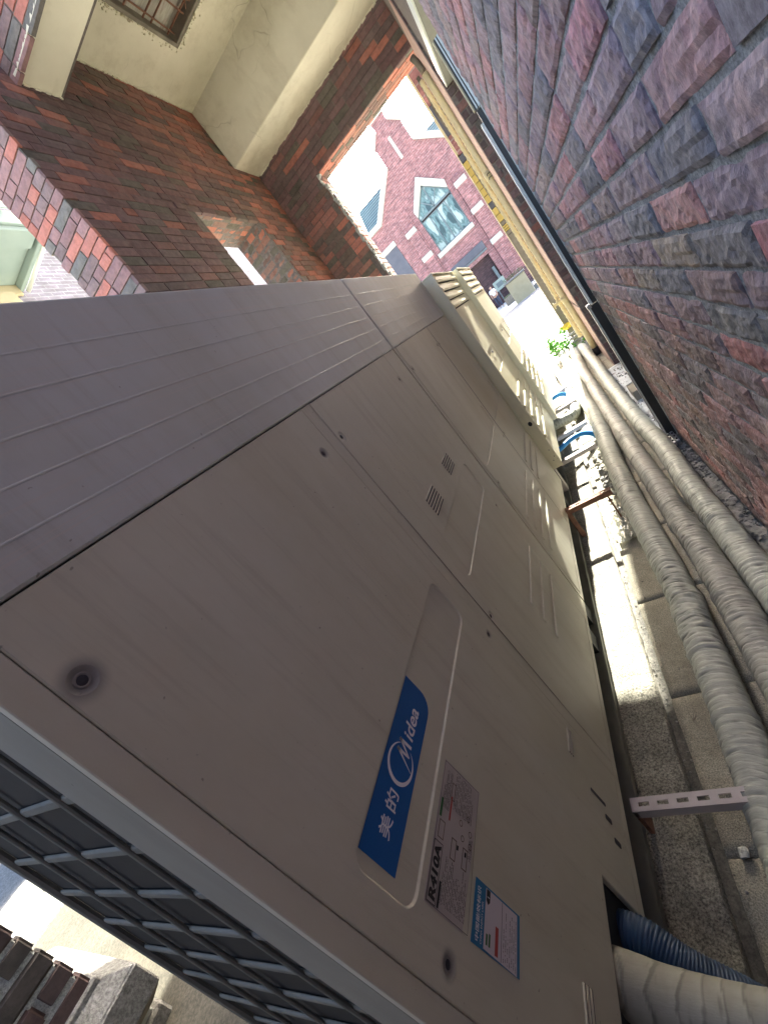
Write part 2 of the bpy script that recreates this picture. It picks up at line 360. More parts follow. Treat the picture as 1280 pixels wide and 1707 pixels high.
# ------------------------------------------------------------------ bricks
VAR = {}
def brick_variants(L, H, rough, nx, nz, D=0.035, n=7, cham=0.004):
    key = (round(L, 4), round(H, 4), rough, nx, nz, cham)
    if key in VAR: return VAR[key]
    out = []
    for k in range(n):
        vs_, fs = [], []
        for j in range(nz + 1):
            for i in range(nx + 1):
                u = i / nx; v = j / nz
                e = (i in (0, nx)) or (j in (0, nz))
                x = (u - 0.5) * L; z = (v - 0.5) * H
                q = Vector((x * 28 + 17.3 * k, z * 55, 3.1 * k))
                y = rough * (noise.fractal(q, 0.8, 2.0, 4) * 1.0)
                if e:
                    y -= cham; x += rough * 0.55 * noise.noise(q * 1.3 + Vector((9, 9, 9))); z += rough * 0.45 * noise.noise(q * 1.3 + Vector((4, 1, 7)))
                vs_.append((x, y, z))
        for j in range(nz):
            for i in range(nx):
                a = j * (nx + 1) + i; fs.append((a + nx + 1, a + nx + 2, a + 1, a))
        loop = [i for i in range(nx + 1)] + [j * (nx + 1) + nx for j in range(1, nz + 1)] + [nz * (nx + 1) + i for i in range(nx - 1, -1, -1)] + [j * (nx + 1) for j in range(nz - 1, 0, -1)]
        b0 = len(vs_)
        for a in loop:
            x, y, z = vs_[a]; vs_.append((x, -D, z))
        n_ = len(loop)
        for q in range(n_):
            r_ = (q + 1) % n_; fs.append((loop[q], loop[r_], b0 + r_, b0 + q))
        me = bpy.data.meshes.new('brick'); me.from_pydata(vs_, [], fs)
        bm = bmesh.new(); bm.from_mesh(me); bmesh.ops.recalc_face_normals(bm, faces=bm.faces); bm.to_mesh(me); bm.free()
        set_tone(me); out.append(me)
    VAR[key] = out
    return out

def brick_wall(parent, O, n, umax, v0, v1, mat, palette, pitch=0.0745, H=0.063, joint=0.011, lens=(0.225,), rough=0.0035,
               grid=(7, 3), mask=None, limit=300, seed=1, u0=0.0, vertical_axis=None, minpx=7, proud=0.0, fixed=None, jit=0.0025, stuffmask=None, bond=None, phase=0.0, table=None, cham=0.004):
    """bricks on a plane: O origin, n outward normal; u = n x v; rows run along u."""
    R = random.Random(seed)
    n = Vector(n); v = Vector(vertical_axis or (0, 0, 1)); u = n.cross(v)
    O = Vector(O); rows = []
    items = []
    r = math.floor((v0 - phase) / pitch)
    while r * pitch + phase < v1:
        vz = r * pitch + pitch / 2 + phase
        per = lens[0] + joint
        if bond is not None:
            x = (bond + (per / 2 if r % 2 else 0)) % per - per + u0 - (u0 % per if False else 0)
        else: x = u0 - R.random() * lens[0]
        k = 0
        while x < umax:
            L = lens[0] if bond is not None else R.choice(lens)
            if bond is not None:
                L += R.uniform(-0.006, 0.006)
                if R.random() < 0.07 and x + 2 * per < umax: L = (lens[0] - joint) / 2
            a, b_ = max(x, u0), min(x + L, umax)
            if b_ - a > 0.03:
                uc = (a + b_) / 2
                if vz + H / 2 < v1 + 0.03 and vz - H / 2 > v0 - 0.03 and (mask is None or mask(uc, vz, (b_ - a) / 2)):
                    c = O + u * uc + v * vz
                    items.append((c, b_ - a, R.random(), r, uc))
            if bond is not None and L > lens[0] * 0.7: x = x + per
            else: x += L + joint
            k += 1
        r += 1
    sc = []
    for it in items:
        c = it[0]; p = proj(c + n * 0.01); s = 0
        if p and -40 < p[0] < 1320 and -40 < p[1] < 1747:
            toward = (-(c)).normalized().dot(n)
            if toward > 0 and not hidden(c): s = it[1] * FPX / p[2] * max(toward, 0.12) ** 0.5
        sc.append(s)
    order = sorted(range(len(items)), key=lambda i: -sc[i])
    single = set(i for i in order[:limit] if sc[i] > minpx)
    off = world_loc(parent) if parent else Vector((0, 0, 0))
    rotm = Matrix((u, n, v)).transposed().to_4x4()
    SV, SF, SCOL = [], [], []
    for i, (c, L, rr, row, uc) in enumerate(items):
        col = palette(R, c, row, uc)
        if table and row in table:
            for (ya, yb2, tc) in table[row]:
                if ya < c.y < yb2: col = tc
        if fixed:
            for (fc, fr, fcol) in fixed:
                if (c - Vector(fc)).length < fr: col = fcol
        pr = proud + (R.random() - 0.5) * 2 * jit
        tilt = (R.random() - 0.5) * 0.03
        base = min(lens, key=lambda q: abs(q - L))
        if i in single:
            mes = brick_variants(base, H, rough, *grid, cham=cham)
            me = mes[R.randrange(len(mes))]
            o = bpy.data.objects.new('brick', me); C.objects.link(o); o.parent = parent
            if not me.materials: me.materials.append(M_[mat])
            mm = Matrix.Translation(c + n * pr - off) @ rotm @ Matrix.Rotation(tilt, 4, 'Y').to_4x4() @ Matrix.Diagonal((L / base, 1, 1, 1))
            o.matrix_local = mm
            o.color = (*col, 1)
        elif stuffmask is None or stuffmask(c):
            h = 0.0035; b0 = len(SV); hh = H / 2
            for (dx, dz, dy) in ((-L / 2, -hh, -0.03), (L / 2, -hh, -0.03), (L / 2, hh, -0.03), (-L / 2, hh, -0.03),
                                 (-L / 2 + h, -hh + h, 0), (L / 2 - h, -hh + h, 0), (L / 2 - h, hh - h, 0), (-L / 2 + h, hh - h, 0)):
                SV.append(tuple(c + u * dx + v * dz + n * (dy + pr + (R.random() - 0.5) * 0.002) - off))
            fl = ((4, 5, 6, 7), (0, 1, 5, 4), (1, 2, 6, 5), (2, 3, 7, 6), (3, 0, 4, 7))
            for q in fl: SF.append(tuple(b0 + k for k in q)); SCOL += [col[0], col[1], col[2], 1.0] * 4
    if SV:
        me = bpy.data.meshes.new('brickwork'); me.from_pydata(SV, [], SF)
        set_tone(me, SCOL)
        # outward faces
        o = link('brickwork', me, parent, mat); o['kind'] = 'stuff'; o.color = (1, 1, 1, 1)
    return len(single), len(items)

def pal_grey(R, c, row, uc):
    q = R.random(); s = 0.85 + 0.35 * R.random()
    if q < 0.30: b_ = (0.30, 0.24, 0.255)
    elif q < 0.50: b_ = (0.19, 0.195, 0.21)
    elif q < 0.76: b_ = (0.36, 0.235, 0.25)
    elif q < 0.88: b_ = (0.42, 0.225, 0.23)
    else: b_ = (0.27, 0.225, 0.21)
    if c.z < -0.35: b_ = (b_[0] * 0.84, b_[1] * 0.76, b_[2] * 0.66)  # lower bricks darker and browner: fading light from above put into the colour
    return tuple(x * s * 1.15 * q_ for x, q_ in zip(b_, (1.06, 0.97, 0.93)))
def pal_red(R, c, row, uc):
    q = R.random(); s = 0.75 + 0.45 * R.random()
    if q < 0.50: b_ = (0.135, 0.078, 0.080)
    elif q < 0.68: b_ = (0.105, 0.075, 0.075)
    elif q < 0.78: b_ = (0.088, 0.082, 0.068)
    elif q < 0.93: b_ = (0.19, 0.092, 0.082)
    else: b_ = (0.30, 0.115, 0.085)
    return tuple(x * s * 0.72 for x in b_)
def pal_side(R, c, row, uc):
    a = pal_red(R, c, row, uc); b_ = pal_orange(R, c, row, uc); t_ = 0.75 * min(1, max(0, (c.y - 3.8) / 2.0))  # more orange towards the far end: bounced light put into the brick colour
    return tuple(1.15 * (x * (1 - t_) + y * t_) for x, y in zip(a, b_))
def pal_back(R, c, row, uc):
    a = pal_red(R, c, row, uc); b_ = pal_orange(R, c, row, uc); t_ = min(1, max(0, (2.6 - c.z) / 1.8))  # more orange lower down: bounced light put into the brick colour
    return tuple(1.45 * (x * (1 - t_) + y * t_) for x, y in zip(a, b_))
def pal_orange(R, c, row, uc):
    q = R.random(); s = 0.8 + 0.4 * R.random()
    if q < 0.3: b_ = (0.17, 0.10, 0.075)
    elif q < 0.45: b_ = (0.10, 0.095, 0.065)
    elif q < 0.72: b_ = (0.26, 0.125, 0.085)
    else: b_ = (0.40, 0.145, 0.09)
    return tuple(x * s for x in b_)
def pal_reveal(R, c, row, uc):
    q = R.random(); s = 0.85 + 0.3 * R.random()
    if q < 0.45: b_ = (0.27, 0.155, 0.15)
    elif q < 0.65: b_ = (0.20, 0.14, 0.135)
    elif q < 0.8: b_ = (0.15, 0.145, 0.13)
    else: b_ = (0.42, 0.16, 0.12)
    return tuple(x * s for x in b_)

# ================================================================== SETTING: ground
g = MB()
g.quad([(-400, -400, -1.452), (400, -400, -1.452), (400, 600, -1.452), (-400, 600, -1.452)])
tag(build(g, 'ground', 'outside'), kind='structure')
# concrete bed of the passage: base strip, gutter, slabs
def rough_sheet(name, x0, x1, y0, y1, z, mat, amp, step=0.02, edge=0.0, parent=None, kind='structure', depth=0.045, fall=None):
    nx = max(2, int((x1 - x0) / step)); ny = max(2, int((y1 - y0) / (step * 1.6)))
    V, F = [], []
    for j in range(ny + 1):
        for i in range(nx + 1):
            x = x0 + (x1 - x0) * i / nx; y = y0 + (y1 - y0) * j / ny
            if i in (0, nx): x += edge * noise.fractal(Vector((i, y * 9, 3)), 1, 2, 4)
            zz = z + amp * noise.fractal(Vector((x * 30, y * 30, 1.7)), 0.9, 2.1, 4) + amp * 1.5 * noise.noise(Vector((x * 7, y * 4, 8)))
            if fall: zz += fall(x, y)
            V.append((x, y, zz))
    for j in range(ny):
        for i in range(nx):
            a = j * (nx + 1) + i; F.append((a, a + 1, a + nx + 2, a + nx + 1))
    b0 = len(V)
    loop = list(range(nx + 1)) + [j * (nx + 1) + nx for j in range(1, ny + 1)] + [ny * (nx + 1) + i for i in range(nx - 1, -1, -1)] + [j * (nx + 1) for j in range(ny - 1, 0, -1)]
    for a in loop: V.append((V[a][0], V[a][1], z - depth))
    for q in range(len(loop)):
        r_ = (q + 1) % len(loop); F.append((loop[q], b0 + q, b0 + r_, loop[r_]))
    me = bpy.data.meshes.new(name); me.from_pydata(V, [], F); set_tone(me)
    o = link(name, me, parent, mat, True)
    if kind: o['kind'] = kind
    return o
passage = rough_sheet('passage_floor', -1.93, 0.9, -1.2, 6.9, -1.432, 'concrete', 0.001, 0.10)
strip = rough_sheet('plinth_strip', -0.475, -0.338, -1.0, 6.7, -1.392, 'concrete', 0.0028, 0.008, 0.006, None)
box('gutter', -0.336, -0.305, -1.0, 6.7, -1.450, -1.424, 'gutter_mud', None, kind='structure')
ys = [-0.9, -0.28, 0.18, 0.66, 1.115, 1.585, 2.06, 2.55, 3.02, 3.5, 3.98, 4.46, 4.94, 5.42, 5.9, 6.38, 6.86]
for a, b_ in zip(ys[:-1], ys[1:]):
    s_ = rough_sheet('slab', -0.303, 0.224 if b_ < 2.9 else 0.36, a + 0.003, b_ - 0.003, -1.398, 'slab', 0.0010, 0.02, 0.003, passage, None, 0.03)
# outside ground in shade, darkened by its colour
tag(box('shaded_ground', -60, 60, 18.8, 25.6, -1.46, -1.446, 'shaded_ground'), kind='structure')  # same ground, with the house's shadow put into the strip's colour
pv = thing('shaded_strip', 'grey slabs standing in for shaded ground beside the yellow downpipes', 'step', (0.5, 10, -1.45))  # raised slabs added for a wedge of ground in shade
for k in range(11):
    box('shaded_slab', 0.00 - 0.012 * k, 0.62, 7.35 + k * 1.0, 8.33 + k * 1.0, -1.45, -1.40, 'shaded_ground', pv, 0.01)
    box('shaded_slab', 0.635, 1.3, 7.35 + k * 1.0, 8.33 + k * 1.0, -1.45, -1.40, 'shaded_ground', pv, 0.01)
# ground behind the cabinets on the left: yard, kerb strip and channel
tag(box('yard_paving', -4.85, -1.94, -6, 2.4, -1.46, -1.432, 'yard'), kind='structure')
tag(rough_sheet('yard_edging', -5.35, -4.87, -3, 6, -1.41, 'stone', 0.006, 0.06, 0.02), kind='structure')
tag(box('drain_channel', -5.55, -5.37, -3, 6, -1.46, -1.425, 'steel'), kind='structure')
tag(rough_sheet('yard_stones', -8.5, -5.57, -3, 6, -1.40, 'stone', 0.01, 0.08, 0.02), kind='structure')

# ================================================================== RIGHT BRICK WALL
rw = thing('brick_wall', 'rugged grey purple brick wall filling the right side of the passage', 'wall', (0.3, 1, -1.4))
box('mortar', 0.2325, 0.55, -1.6, 2.84, -1.45, 7.5, 'mortar', rw)
# mortar bed, lumpy, flush a little behind the brick faces
mm_ = MB()
PK, SA, MA, SL, DG, BM, BE = (0.54, 0.35, 0.35), (0.60, 0.33, 0.29), (0.40, 0.31, 0.34), (0.215, 0.225, 0.235), (0.26, 0.265, 0.28), (0.34, 0.245, 0.225), (0.36, 0.31, 0.235)
TB = {2: [(0.4, .83, DG), (.83, 1.06, (0.56, 0.28, 0.31))],
      1: [(0.4, .71, (0.30, 0.22, 0.25)), (.71, .95, (0.36, 0.36, 0.38)), (.95, 1.18, MA), (1.18, 1.42, (0.47, 0.31, 0.32))],
      0: [(0.3, .60, (0.22, 0.215, 0.25)), (.60, .835, PK), (.835, 1.06, (0.42, 0.32, 0.34)), (1.06, 1.30, (0.56, 0.29, 0.30)), (1.30, 1.54, SL)],
      -1: [(0.3, .72, (0.47, 0.37, 0.38)), (.72, .95, DG), (.95, 1.18, (0.43, 0.33, 0.33)), (1.18, 1.42, (0.38, 0.30, 0.30))],
      -2: [(0.3, .84, MA), (.84, 1.07, SA), (1.07, 1.30, SL), (1.30, 1.54, (0.36, 0.30, 0.31))],
      -3: [(0.3, .72, (0.52, 0.22, 0.23)), (.72, .955, (0.22, 0.22, 0.215)), (.955, 1.19, BE), (1.19, 1.42, (0.34, 0.24, 0.25))],
      -4: [(0.3, .84, (0.40, 0.29, 0.28)), (.84, 1.07, BM), (1.07, 1.30, (0.20, 0.21, 0.215)), (1.30, 1.54, BE), (1.54, 1.78, (0.38, 0.22, 0.18))],
      -5: [(0.3, .96, (0.24, 0.24, 0.21)), (.96, 1.19, (0.34, 0.24, 0.23)), (1.19, 1.42, (0.46, 0.27, 0.21))]}
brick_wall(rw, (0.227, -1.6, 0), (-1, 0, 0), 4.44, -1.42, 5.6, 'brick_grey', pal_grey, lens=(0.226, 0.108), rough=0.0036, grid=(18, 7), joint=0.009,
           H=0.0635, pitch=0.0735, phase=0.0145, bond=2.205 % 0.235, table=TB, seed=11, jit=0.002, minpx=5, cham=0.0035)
# ================================================================== LEFT WALL (with window opening) and reveal
lw = thing('brick_wall', 'dark red brick side wall with a window recess under the plaster ceiling', 'wall', (-2.1, 4, -1.4))
mo = MB()
mo.box(-2.33, -1.942, 2.672, 4.065, -1.45, 6.0)
mo.box(-2.33, -1.942, 5.175, 6.19, -1.45, 6.0)
mo.box(-2.33, -1.942, 4.065, 5.175, 2.275, 6.0)
mo.box(-2.33, -1.942, 4.065, 5.175, -1.45, 0.2)
build(mo, 'mortar', 'mortar_dark', lw)
def lmask(uc, vz, hl):
    y = 6.19 - uc
    if 4.07 < y + hl * 0.6 and y - hl * 0.6 < 5.17 and 0.18 < vz < 2.27: return False
    return True
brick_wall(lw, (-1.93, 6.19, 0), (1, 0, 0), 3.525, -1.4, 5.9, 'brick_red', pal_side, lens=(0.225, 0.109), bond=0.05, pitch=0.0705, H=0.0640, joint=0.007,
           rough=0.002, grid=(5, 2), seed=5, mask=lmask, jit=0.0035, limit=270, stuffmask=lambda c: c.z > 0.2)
# reveal at the opening end
brick_wall(lw, (-1.928, 2.66, 0), (0, -1, 0), 0.412, -0.2, 5.0, 'brick_red', pal_reveal, lens=(0.20, 0.10), pitch=0.0705, H=0.0620, joint=0.0085,
           rough=0.003, grid=(6, 3), seed=9, limit=120, jit=0.002)
# window reveals: soffit and far jamb
nw = thing('window_recess', 'orange lit brick window recess cut through the dark side wall', 'window recess', (-2.1, 4.6, 2.2))
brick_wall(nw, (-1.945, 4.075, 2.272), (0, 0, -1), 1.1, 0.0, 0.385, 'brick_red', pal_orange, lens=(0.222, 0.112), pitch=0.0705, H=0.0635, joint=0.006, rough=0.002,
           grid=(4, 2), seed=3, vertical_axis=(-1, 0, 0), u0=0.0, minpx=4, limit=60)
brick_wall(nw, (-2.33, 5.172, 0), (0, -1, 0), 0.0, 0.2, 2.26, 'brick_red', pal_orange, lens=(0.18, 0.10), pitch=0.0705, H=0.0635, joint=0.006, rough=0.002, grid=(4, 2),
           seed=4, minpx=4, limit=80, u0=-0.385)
# ================================================================== BACK WALL with opening
bw = thing('brick_wall', 'dark red brick end wall with wide opening to the street', 'wall', (-1.6, 6.4, -1.4))
mo = MB()
mo.box(-2.33, -1.327, 6.212, 6.58, -1.45, 3.75)
mo.box(-1.327, 0.9, 6.212, 6.58, 2.477, 3.75)
build(mo, 'mortar', 'mortar_dark', bw)
def bmask(uc, vz, hl):
    x = 0.9 - uc
    if x + hl * 0.7 > -1.31 and vz < 2.46: return False
    return vz < 3.02 and x - hl > -1.97
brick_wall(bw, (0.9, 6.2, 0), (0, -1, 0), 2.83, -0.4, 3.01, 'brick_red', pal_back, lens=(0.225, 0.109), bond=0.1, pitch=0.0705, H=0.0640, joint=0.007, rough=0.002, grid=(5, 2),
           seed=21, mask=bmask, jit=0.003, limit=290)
# soffit of the lintel (bricks seen from below) and sunlit jamb
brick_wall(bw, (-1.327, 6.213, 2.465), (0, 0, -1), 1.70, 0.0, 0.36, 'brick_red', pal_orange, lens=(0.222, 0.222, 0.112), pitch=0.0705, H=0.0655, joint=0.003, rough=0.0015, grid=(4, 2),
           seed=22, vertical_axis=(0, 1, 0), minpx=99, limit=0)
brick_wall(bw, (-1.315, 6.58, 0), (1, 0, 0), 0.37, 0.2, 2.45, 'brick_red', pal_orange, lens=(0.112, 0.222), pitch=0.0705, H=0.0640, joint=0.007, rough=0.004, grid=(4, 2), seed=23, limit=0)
# broken pale plaster along the jamb edge
R = random.Random(31); e = MB()
zz = 0.3
while zz < 2.40:
    h = 0.02 + 0.05 * R.random(); wd = 0.012 + 0.03 * R.random(); x0 = -1.315 + R.uniform(-0.012, 0.012)
    pts = [(x0 - wd * 0.4, zz), (x0 + wd * R.uniform(.4, 1), zz + h * 0.2), (x0 + wd * R.uniform(.6, 1.1), zz + h * 0.7), (x0 - wd * 0.2, zz + h)]
    e.prism(pts, 1, 6.175 - 0.02 * R.random(), 6.23)
    zz += h * R.uniform(0.7, 1.1)
build(e, 'broken_plaster_edge', 'white_stone', bw, 0.002)

# storey above
up = thing('upper_storey', 'brick upper storey above the roofed end of the passage', 'building', (-0.8, 4.6, 3.7))
build(MB().box(-2.33, 0.9, 3.135, 3.50, 3.13, 7.5).box(-2.33, 0.9, 6.2, 6.58, 3.76, 7.5).box(-2.33, -1.95, 3.51, 6.19, 3.95, 7.5), 'wall', 'mortar_dark', up)
brick_wall(up, (0.9, 3.125, 0), (0, -1, 0), 3.2, 3.135, 5.0, 'brick_red', pal_reveal, lens=(0.222, 0.112), rough=0.003, grid=(6, 3), seed=41, limit=40, pitch=0.0705, H=0.062)
ew = thing('light_block_wall', 'unseen low wall added behind the viewer to block light', 'wall', (-0.6, -1.3, -1.4))  # unseen, added to cut the low light on the near cabinet end
build(MB().box(-1.9, 0.22, -1.45, -1.25, -1.45, 1.05), 'wall', 'brick_red', ew, 0.01).color = (0.14, 0.09, 0.08, 1)
# plaster ceiling with beams and a hole
cl = thing('plaster_ceiling', 'cream plaster ceiling with deep beams and a ragged square hole', 'ceiling', (-0.8, 4.6, 3.7))
HX0, HX1, HY0, HY1 = -1.45, -0.15, 3.75, 5.06
ce = MB()
ce.box(-1.93, HX0, 3.48, 5.63, 3.69, 3.90).box(HX1, 0.9, 3.48, 5.63, 3.69, 3.90).box(HX0, HX1, 3.48, HY0, 3.69, 3.90).box(HX0, HX1, HY1, 5.63, 3.69, 3.90)
build(ce, 'ceiling_panel', 'plaster', cl)
box('beam', -1.93, 0.9, 5.63, 6.197, 3.0, 3.905, 'plaster', cl, 0.006, 2)
box('beam', -1.93, 0.9, 3.138, 3.48, 3.124, 3.905, 'plaster', cl, 0.006, 2)
# ragged torn edge of the plaster against brick
R = random.Random(8); e = MB()
def ragged(mb, p0, p1, wdir, ndir, w0=0.03, step=0.05, seed=1, th=0.01):
    R = random.Random(seed); p0 = Vector(p0); p1 = Vector(p1); L = (p1 - p0).length; d = (p1 - p0) / L; wdir = Vector(wdir); ndir = Vector(ndir); s = 0
    while s < L:
        st = step * R.uniform(.5, 1.5); a = p0 + d * s; b_ = p0 + d * min(s + st, L); wa = w0 * R.random(); wb = w0 * R.random()
        q = [a, b_, b_ + wdir * wb, a + wdir * wa]
        i = len(mb.v); mb.v += [tuple(x) for x in q] + [tuple(x + ndir * th) for x in q]
        mb.f += [tuple(i + k for k in f_) for f_ in ((0, 1, 2, 3), (7, 6, 5, 4), (0, 4, 5, 1), (1, 5, 6, 2), (2, 6, 7, 3), (3, 7, 4, 0))]
        s += st
ragged(e, (-1.926, 5.63, 3.0), (-1.926, 3.5, 3.70), (0, 0, -1), (1, 0, 0), 0.0)
e = MB()
ragged(e, (-1.926, 3.49, 3.692), (-1.926, 5.62, 3.692), (0, 0, -1), (1, 0, 0), 0.022, 0.04, 3)
ragged(e, (-1.926, 3.14, 3.127), (-1.926, 3.48, 3.127), (0, 0, -1), (1, 0, 0), 0.02, 0.03, 4)
ragged(e, (-1.9, 6.196, 3.002), (0.5, 6.196, 3.002), (0, 0, -1), (0, -1, 0), 0.02, 0.05, 5)
ragged(e, (-1.9, 3.136, 3.127), (0.5, 3.136, 3.127), (0, 0, 1), (0, -1, 0), 0.022, 0.04, 6)
build(e, 'torn_plaster_edge', 'plaster', cl)
# hole: board above, reinforcing bars, foam crumbs
build(MB().box(HX0 - .05, HX1 + .05, HY0 - .05, HY1 + .05, 3.80, 3.83), 'board', 'wood', cl)
hs = MB()
hs.box(HX0 - 0.004, HX0 + 0.03, HY0, HY1, 3.70, 3.80).box(HX0 + 0.03, HX1, HY1 - 0.03, HY1 + 0.004, 3.70, 3.80)
build(hs, 'broken_edge', 'stone_brown', cl, 0.004)
for k in range(9):
    x = HX0 + 0.07 + k * 0.145 + (0.035 if k % 2 else 0)
    build(MB().tube([(x, HY0, 3.755), (x + 0.02, (HY0 + HY1) / 2, 3.745), (x, HY1, 3.755)], 0.0075, 6), 'reinforcing_bar', 'rust', cl)
for k in range(8):
    y = HY1 - 0.08 - k * 0.16 - (0.06 if k % 2 else 0)
    build(MB().tube([(HX0, y, 3.77), ((HX0 + HX1) / 2, y + 0.02, 3.76), (HX1, y, 3.77)], 0.0075, 6), 'reinforcing_bar', 'rust', cl)
build(MB().tube([(HX0 + 0.3, HY1 - 0.05, 3.74), (HX0 + 0.75, HY1 - 0.45, 3.76)], 0.005, 6), 'reinforcing_bar', 'rust', cl)
def rock(mb, c, r, R, sub=1):
    bm = bmesh.new(); bmesh.ops.create_icosphere(bm, subdivisions=sub, radius=1)
    sx, sy, sz = R.uniform(.6, 1.3), R.uniform(.6, 1.4), R.uniform(.4, .9); o = R.random() * 50; i0 = len(mb.v)
    rotm = Matrix.Rotation(R.random() * 6, 3, Vector((R.random(), R.random(), R.random() + .1)))
    for v in bm.verts:
        k = 1 + 0.5 * noise.noise(v.co * 1.4 + Vector((o, 0, 0))); q = rotm @ Vector((v.co.x * sx, v.co.y * sy, v.co.z * sz)) * (k * r)
        mb.v.append((c[0] + q.x, c[1] + q.y, c[2] + q.z))
    for f_ in bm.faces: mb.f.append(tuple(i0 + v.index for v in f_.verts))
    bm.free()
R = random.Random(12); e = MB()
for k in range(170):
    q = abs(R.gauss(0, 0.022))
    if R.random() < 0.5: p = (R.uniform(HX0 - 0.02, HX1), HY1 + q, 3.689)
    else: p = (HX0 - q, R.uniform(HY0, HY1), 3.689)
    rock(e, p, R.uniform(0.004, 0.013), R)
build(e, 'foam_crumbs', 'foam', cl, kind='stuff')
# ================================================================== AIR CONDITIONERS
AX = -0.454
def rrect(y0, y1, z0, z1, r, n=5, corners=(1, 1, 1, 1)):
    pts = []
    for ci, (cy, cz, a0) in enumerate(((y1 - r, z1 - r, 0), (y0 + r, z1 - r, 90), (y0 + r, z0 + r, 180), (y1 - r, z0 + r, 270))):
        if not corners[ci]:
            pts.append(((y1, z1), (y0, z1), (y0, z0), (y1, z0))[ci]); continue
        for k in range(n + 1):
            a = math.radians(a0 + 90 * k / n); pts.append((cy + r * math.cos(a), cz + r * math.sin(a)))
    return pts
def panel(name, x, outer, insets, mat, parent, th=0.012, bevel=0.0018):
    """sheet facing +X at x; outer = (y,z) polygon; insets = [(poly, poly_inner, dx)] pressed into the sheet (dx<0 sunk)"""
    co, ed, dep = [], [], []
    def add(poly, d):
        i = len(co); n = len(poly)
        for p in poly: co.append(Vector(p)); dep.append(d)
        for k in range(n): ed.append((i + k, i + (k + 1) % n))
    cy = sum(p[0] for p in outer) / len(outer); cz = sum(p[1] for p in outer) / len(outer)
    add(outer, -bevel)
    n_out = len(outer)
    def shrink(poly, d):
        n = len(poly); out = []
        for k in range(n):
            a, b_, c = Vector(poly[k - 1]), Vector(poly[k]), Vector(poly[(k + 1) % n])
            e1 = (b_ - a).normalized(); e2 = (c - b_).normalized()
            n1 = Vector((-e1.y, e1.x)); n2 = Vector((-e2.y, e2.x)); m_ = (n1 + n2)
            m_ = m_ / max(0.3, m_.dot(n1)); out.append(tuple(b_ + m_ * d))
        return out
    area = sum(outer[k - 1][0] * outer[k][1] - outer[k][0] * outer[k - 1][1] for k in range(len(outer)))
    sgn = 1 if area > 0 else -1
    add(shrink(outer, bevel * sgn), 0.0)
    for poly, inset, dx in insets:
        ar = sum(poly[k - 1][0] * poly[k][1] - poly[k][0] * poly[k - 1][1] for k in range(len(poly))); s2 = 1 if ar > 0 else -1
        add(poly, 0.0)
        add(shrink(poly, inset * s2), dx)
    v2, e2, f2, ov, oe, of = delaunay_2d_cdt(co, ed, [], 1, 1e-6)
    off = world_loc(parent)
    V = []
    for k, p in enumerate(v2):
        d = dep[ov[k][0]] if ov[k] else 0
        V.append((x + d - off.x, p.x - off.y, p.y - off.z))
    F = [tuple(f_) for f_ in f2]
    # side skirt
    b0 = len(V); idx = {}
    for k in range(len(v2)):
        if ov[k] and ov[k][0] < n_out: idx[ov[k][0]] = k
    for k in range(n_out):
        q = V[idx[k]]; V.append((x - th - off.x, q[1], q[2]))
    for k in range(n_out):
        l = (k + 1) % n_out; F.append((idx[k], idx[l], b0 + l, b0 + k))
    me = bpy.data.meshes.new(name); me.from_pydata(V, [], F)
    bm = bmesh.new(); bm.from_mesh(me); bmesh.ops.recalc_face_normals(bm, faces=bm.faces)
    fmax = max(bm.faces, key=lambda f_: f_.calc_area())
    if fmax.normal.x < 0: bmesh.ops.reverse_faces(bm, faces=bm.faces)
    bm.to_mesh(me); bm.free(); set_tone(me)
    return link(name, me, parent, mat)
def screw(x, y, z, parent, r=0.0085, dirty=False):
    m_ = MB(); n = 14
    off = []
    ring = lambda rr, dx: [(x + dx, y + rr * math.cos(2 * math.pi * k / n), z + rr * math.sin(2 * math.pi * k / n)) for k in range(n)]
    rings = [ring(r * 1.18, 0.0006), ring(r, 0.0013), ring(r * 0.86, 0.0004), ring(r * 0.8, 0.0004)]
    i = 0
    for rg in rings: m_.v += rg
    for q in range(3):
        for k in range(n):
            l = (k + 1) % n; m_.f.append((q * n + k, q * n + l, (q + 1) * n + l, (q + 1) * n + k))
    o = build(m_, 'screw_cup', 'ac', parent, smooth=True)
    m2 = MB(); m2.v += ring(r * 0.82, 0.0003); m2.f.append(tuple(range(n))); 
    m2.v += ring(r * 0.35, 0.0012); m2.f.append(tuple(range(n, 2 * n)))
    for k in range(n): m2.f.append((k, (k + 1) % n, n + (k + 1) % n, n + k))
    build(m2, 'screw', 'screw', o)
def louvre_slots(y0, y1, z0, z1, n, x, parent):
    h = (z1 - z0) / n
    for k in range(n):
        z = z0 + k * h
        sh = 0.0008
        a = MB(); a.prism(rrect(y0, y1, z + h * 0.18, z + h * 0.62, h * 0.2, 3), 0, x + 0.0002, x + 0.0009)
        o = build(a, 'vent_slot', 'screw', parent)
        b_ = MB(); b_.prism([(x, z + h * 0.60), (x + 0.0028, z + h * 0.72), (x + 0.0022, z + h * 0.92), (x, z + h * 0.98)], 1, y0 + 0.002, y1 - 0.002)
        b_.v = [(p[0], p[1], p[2]) for p in b_.v]
        build(b_, 'vent_lip', 'ac', o)
def rib(y0, y1, z, h, x, parent, mat='ac'):
    pass

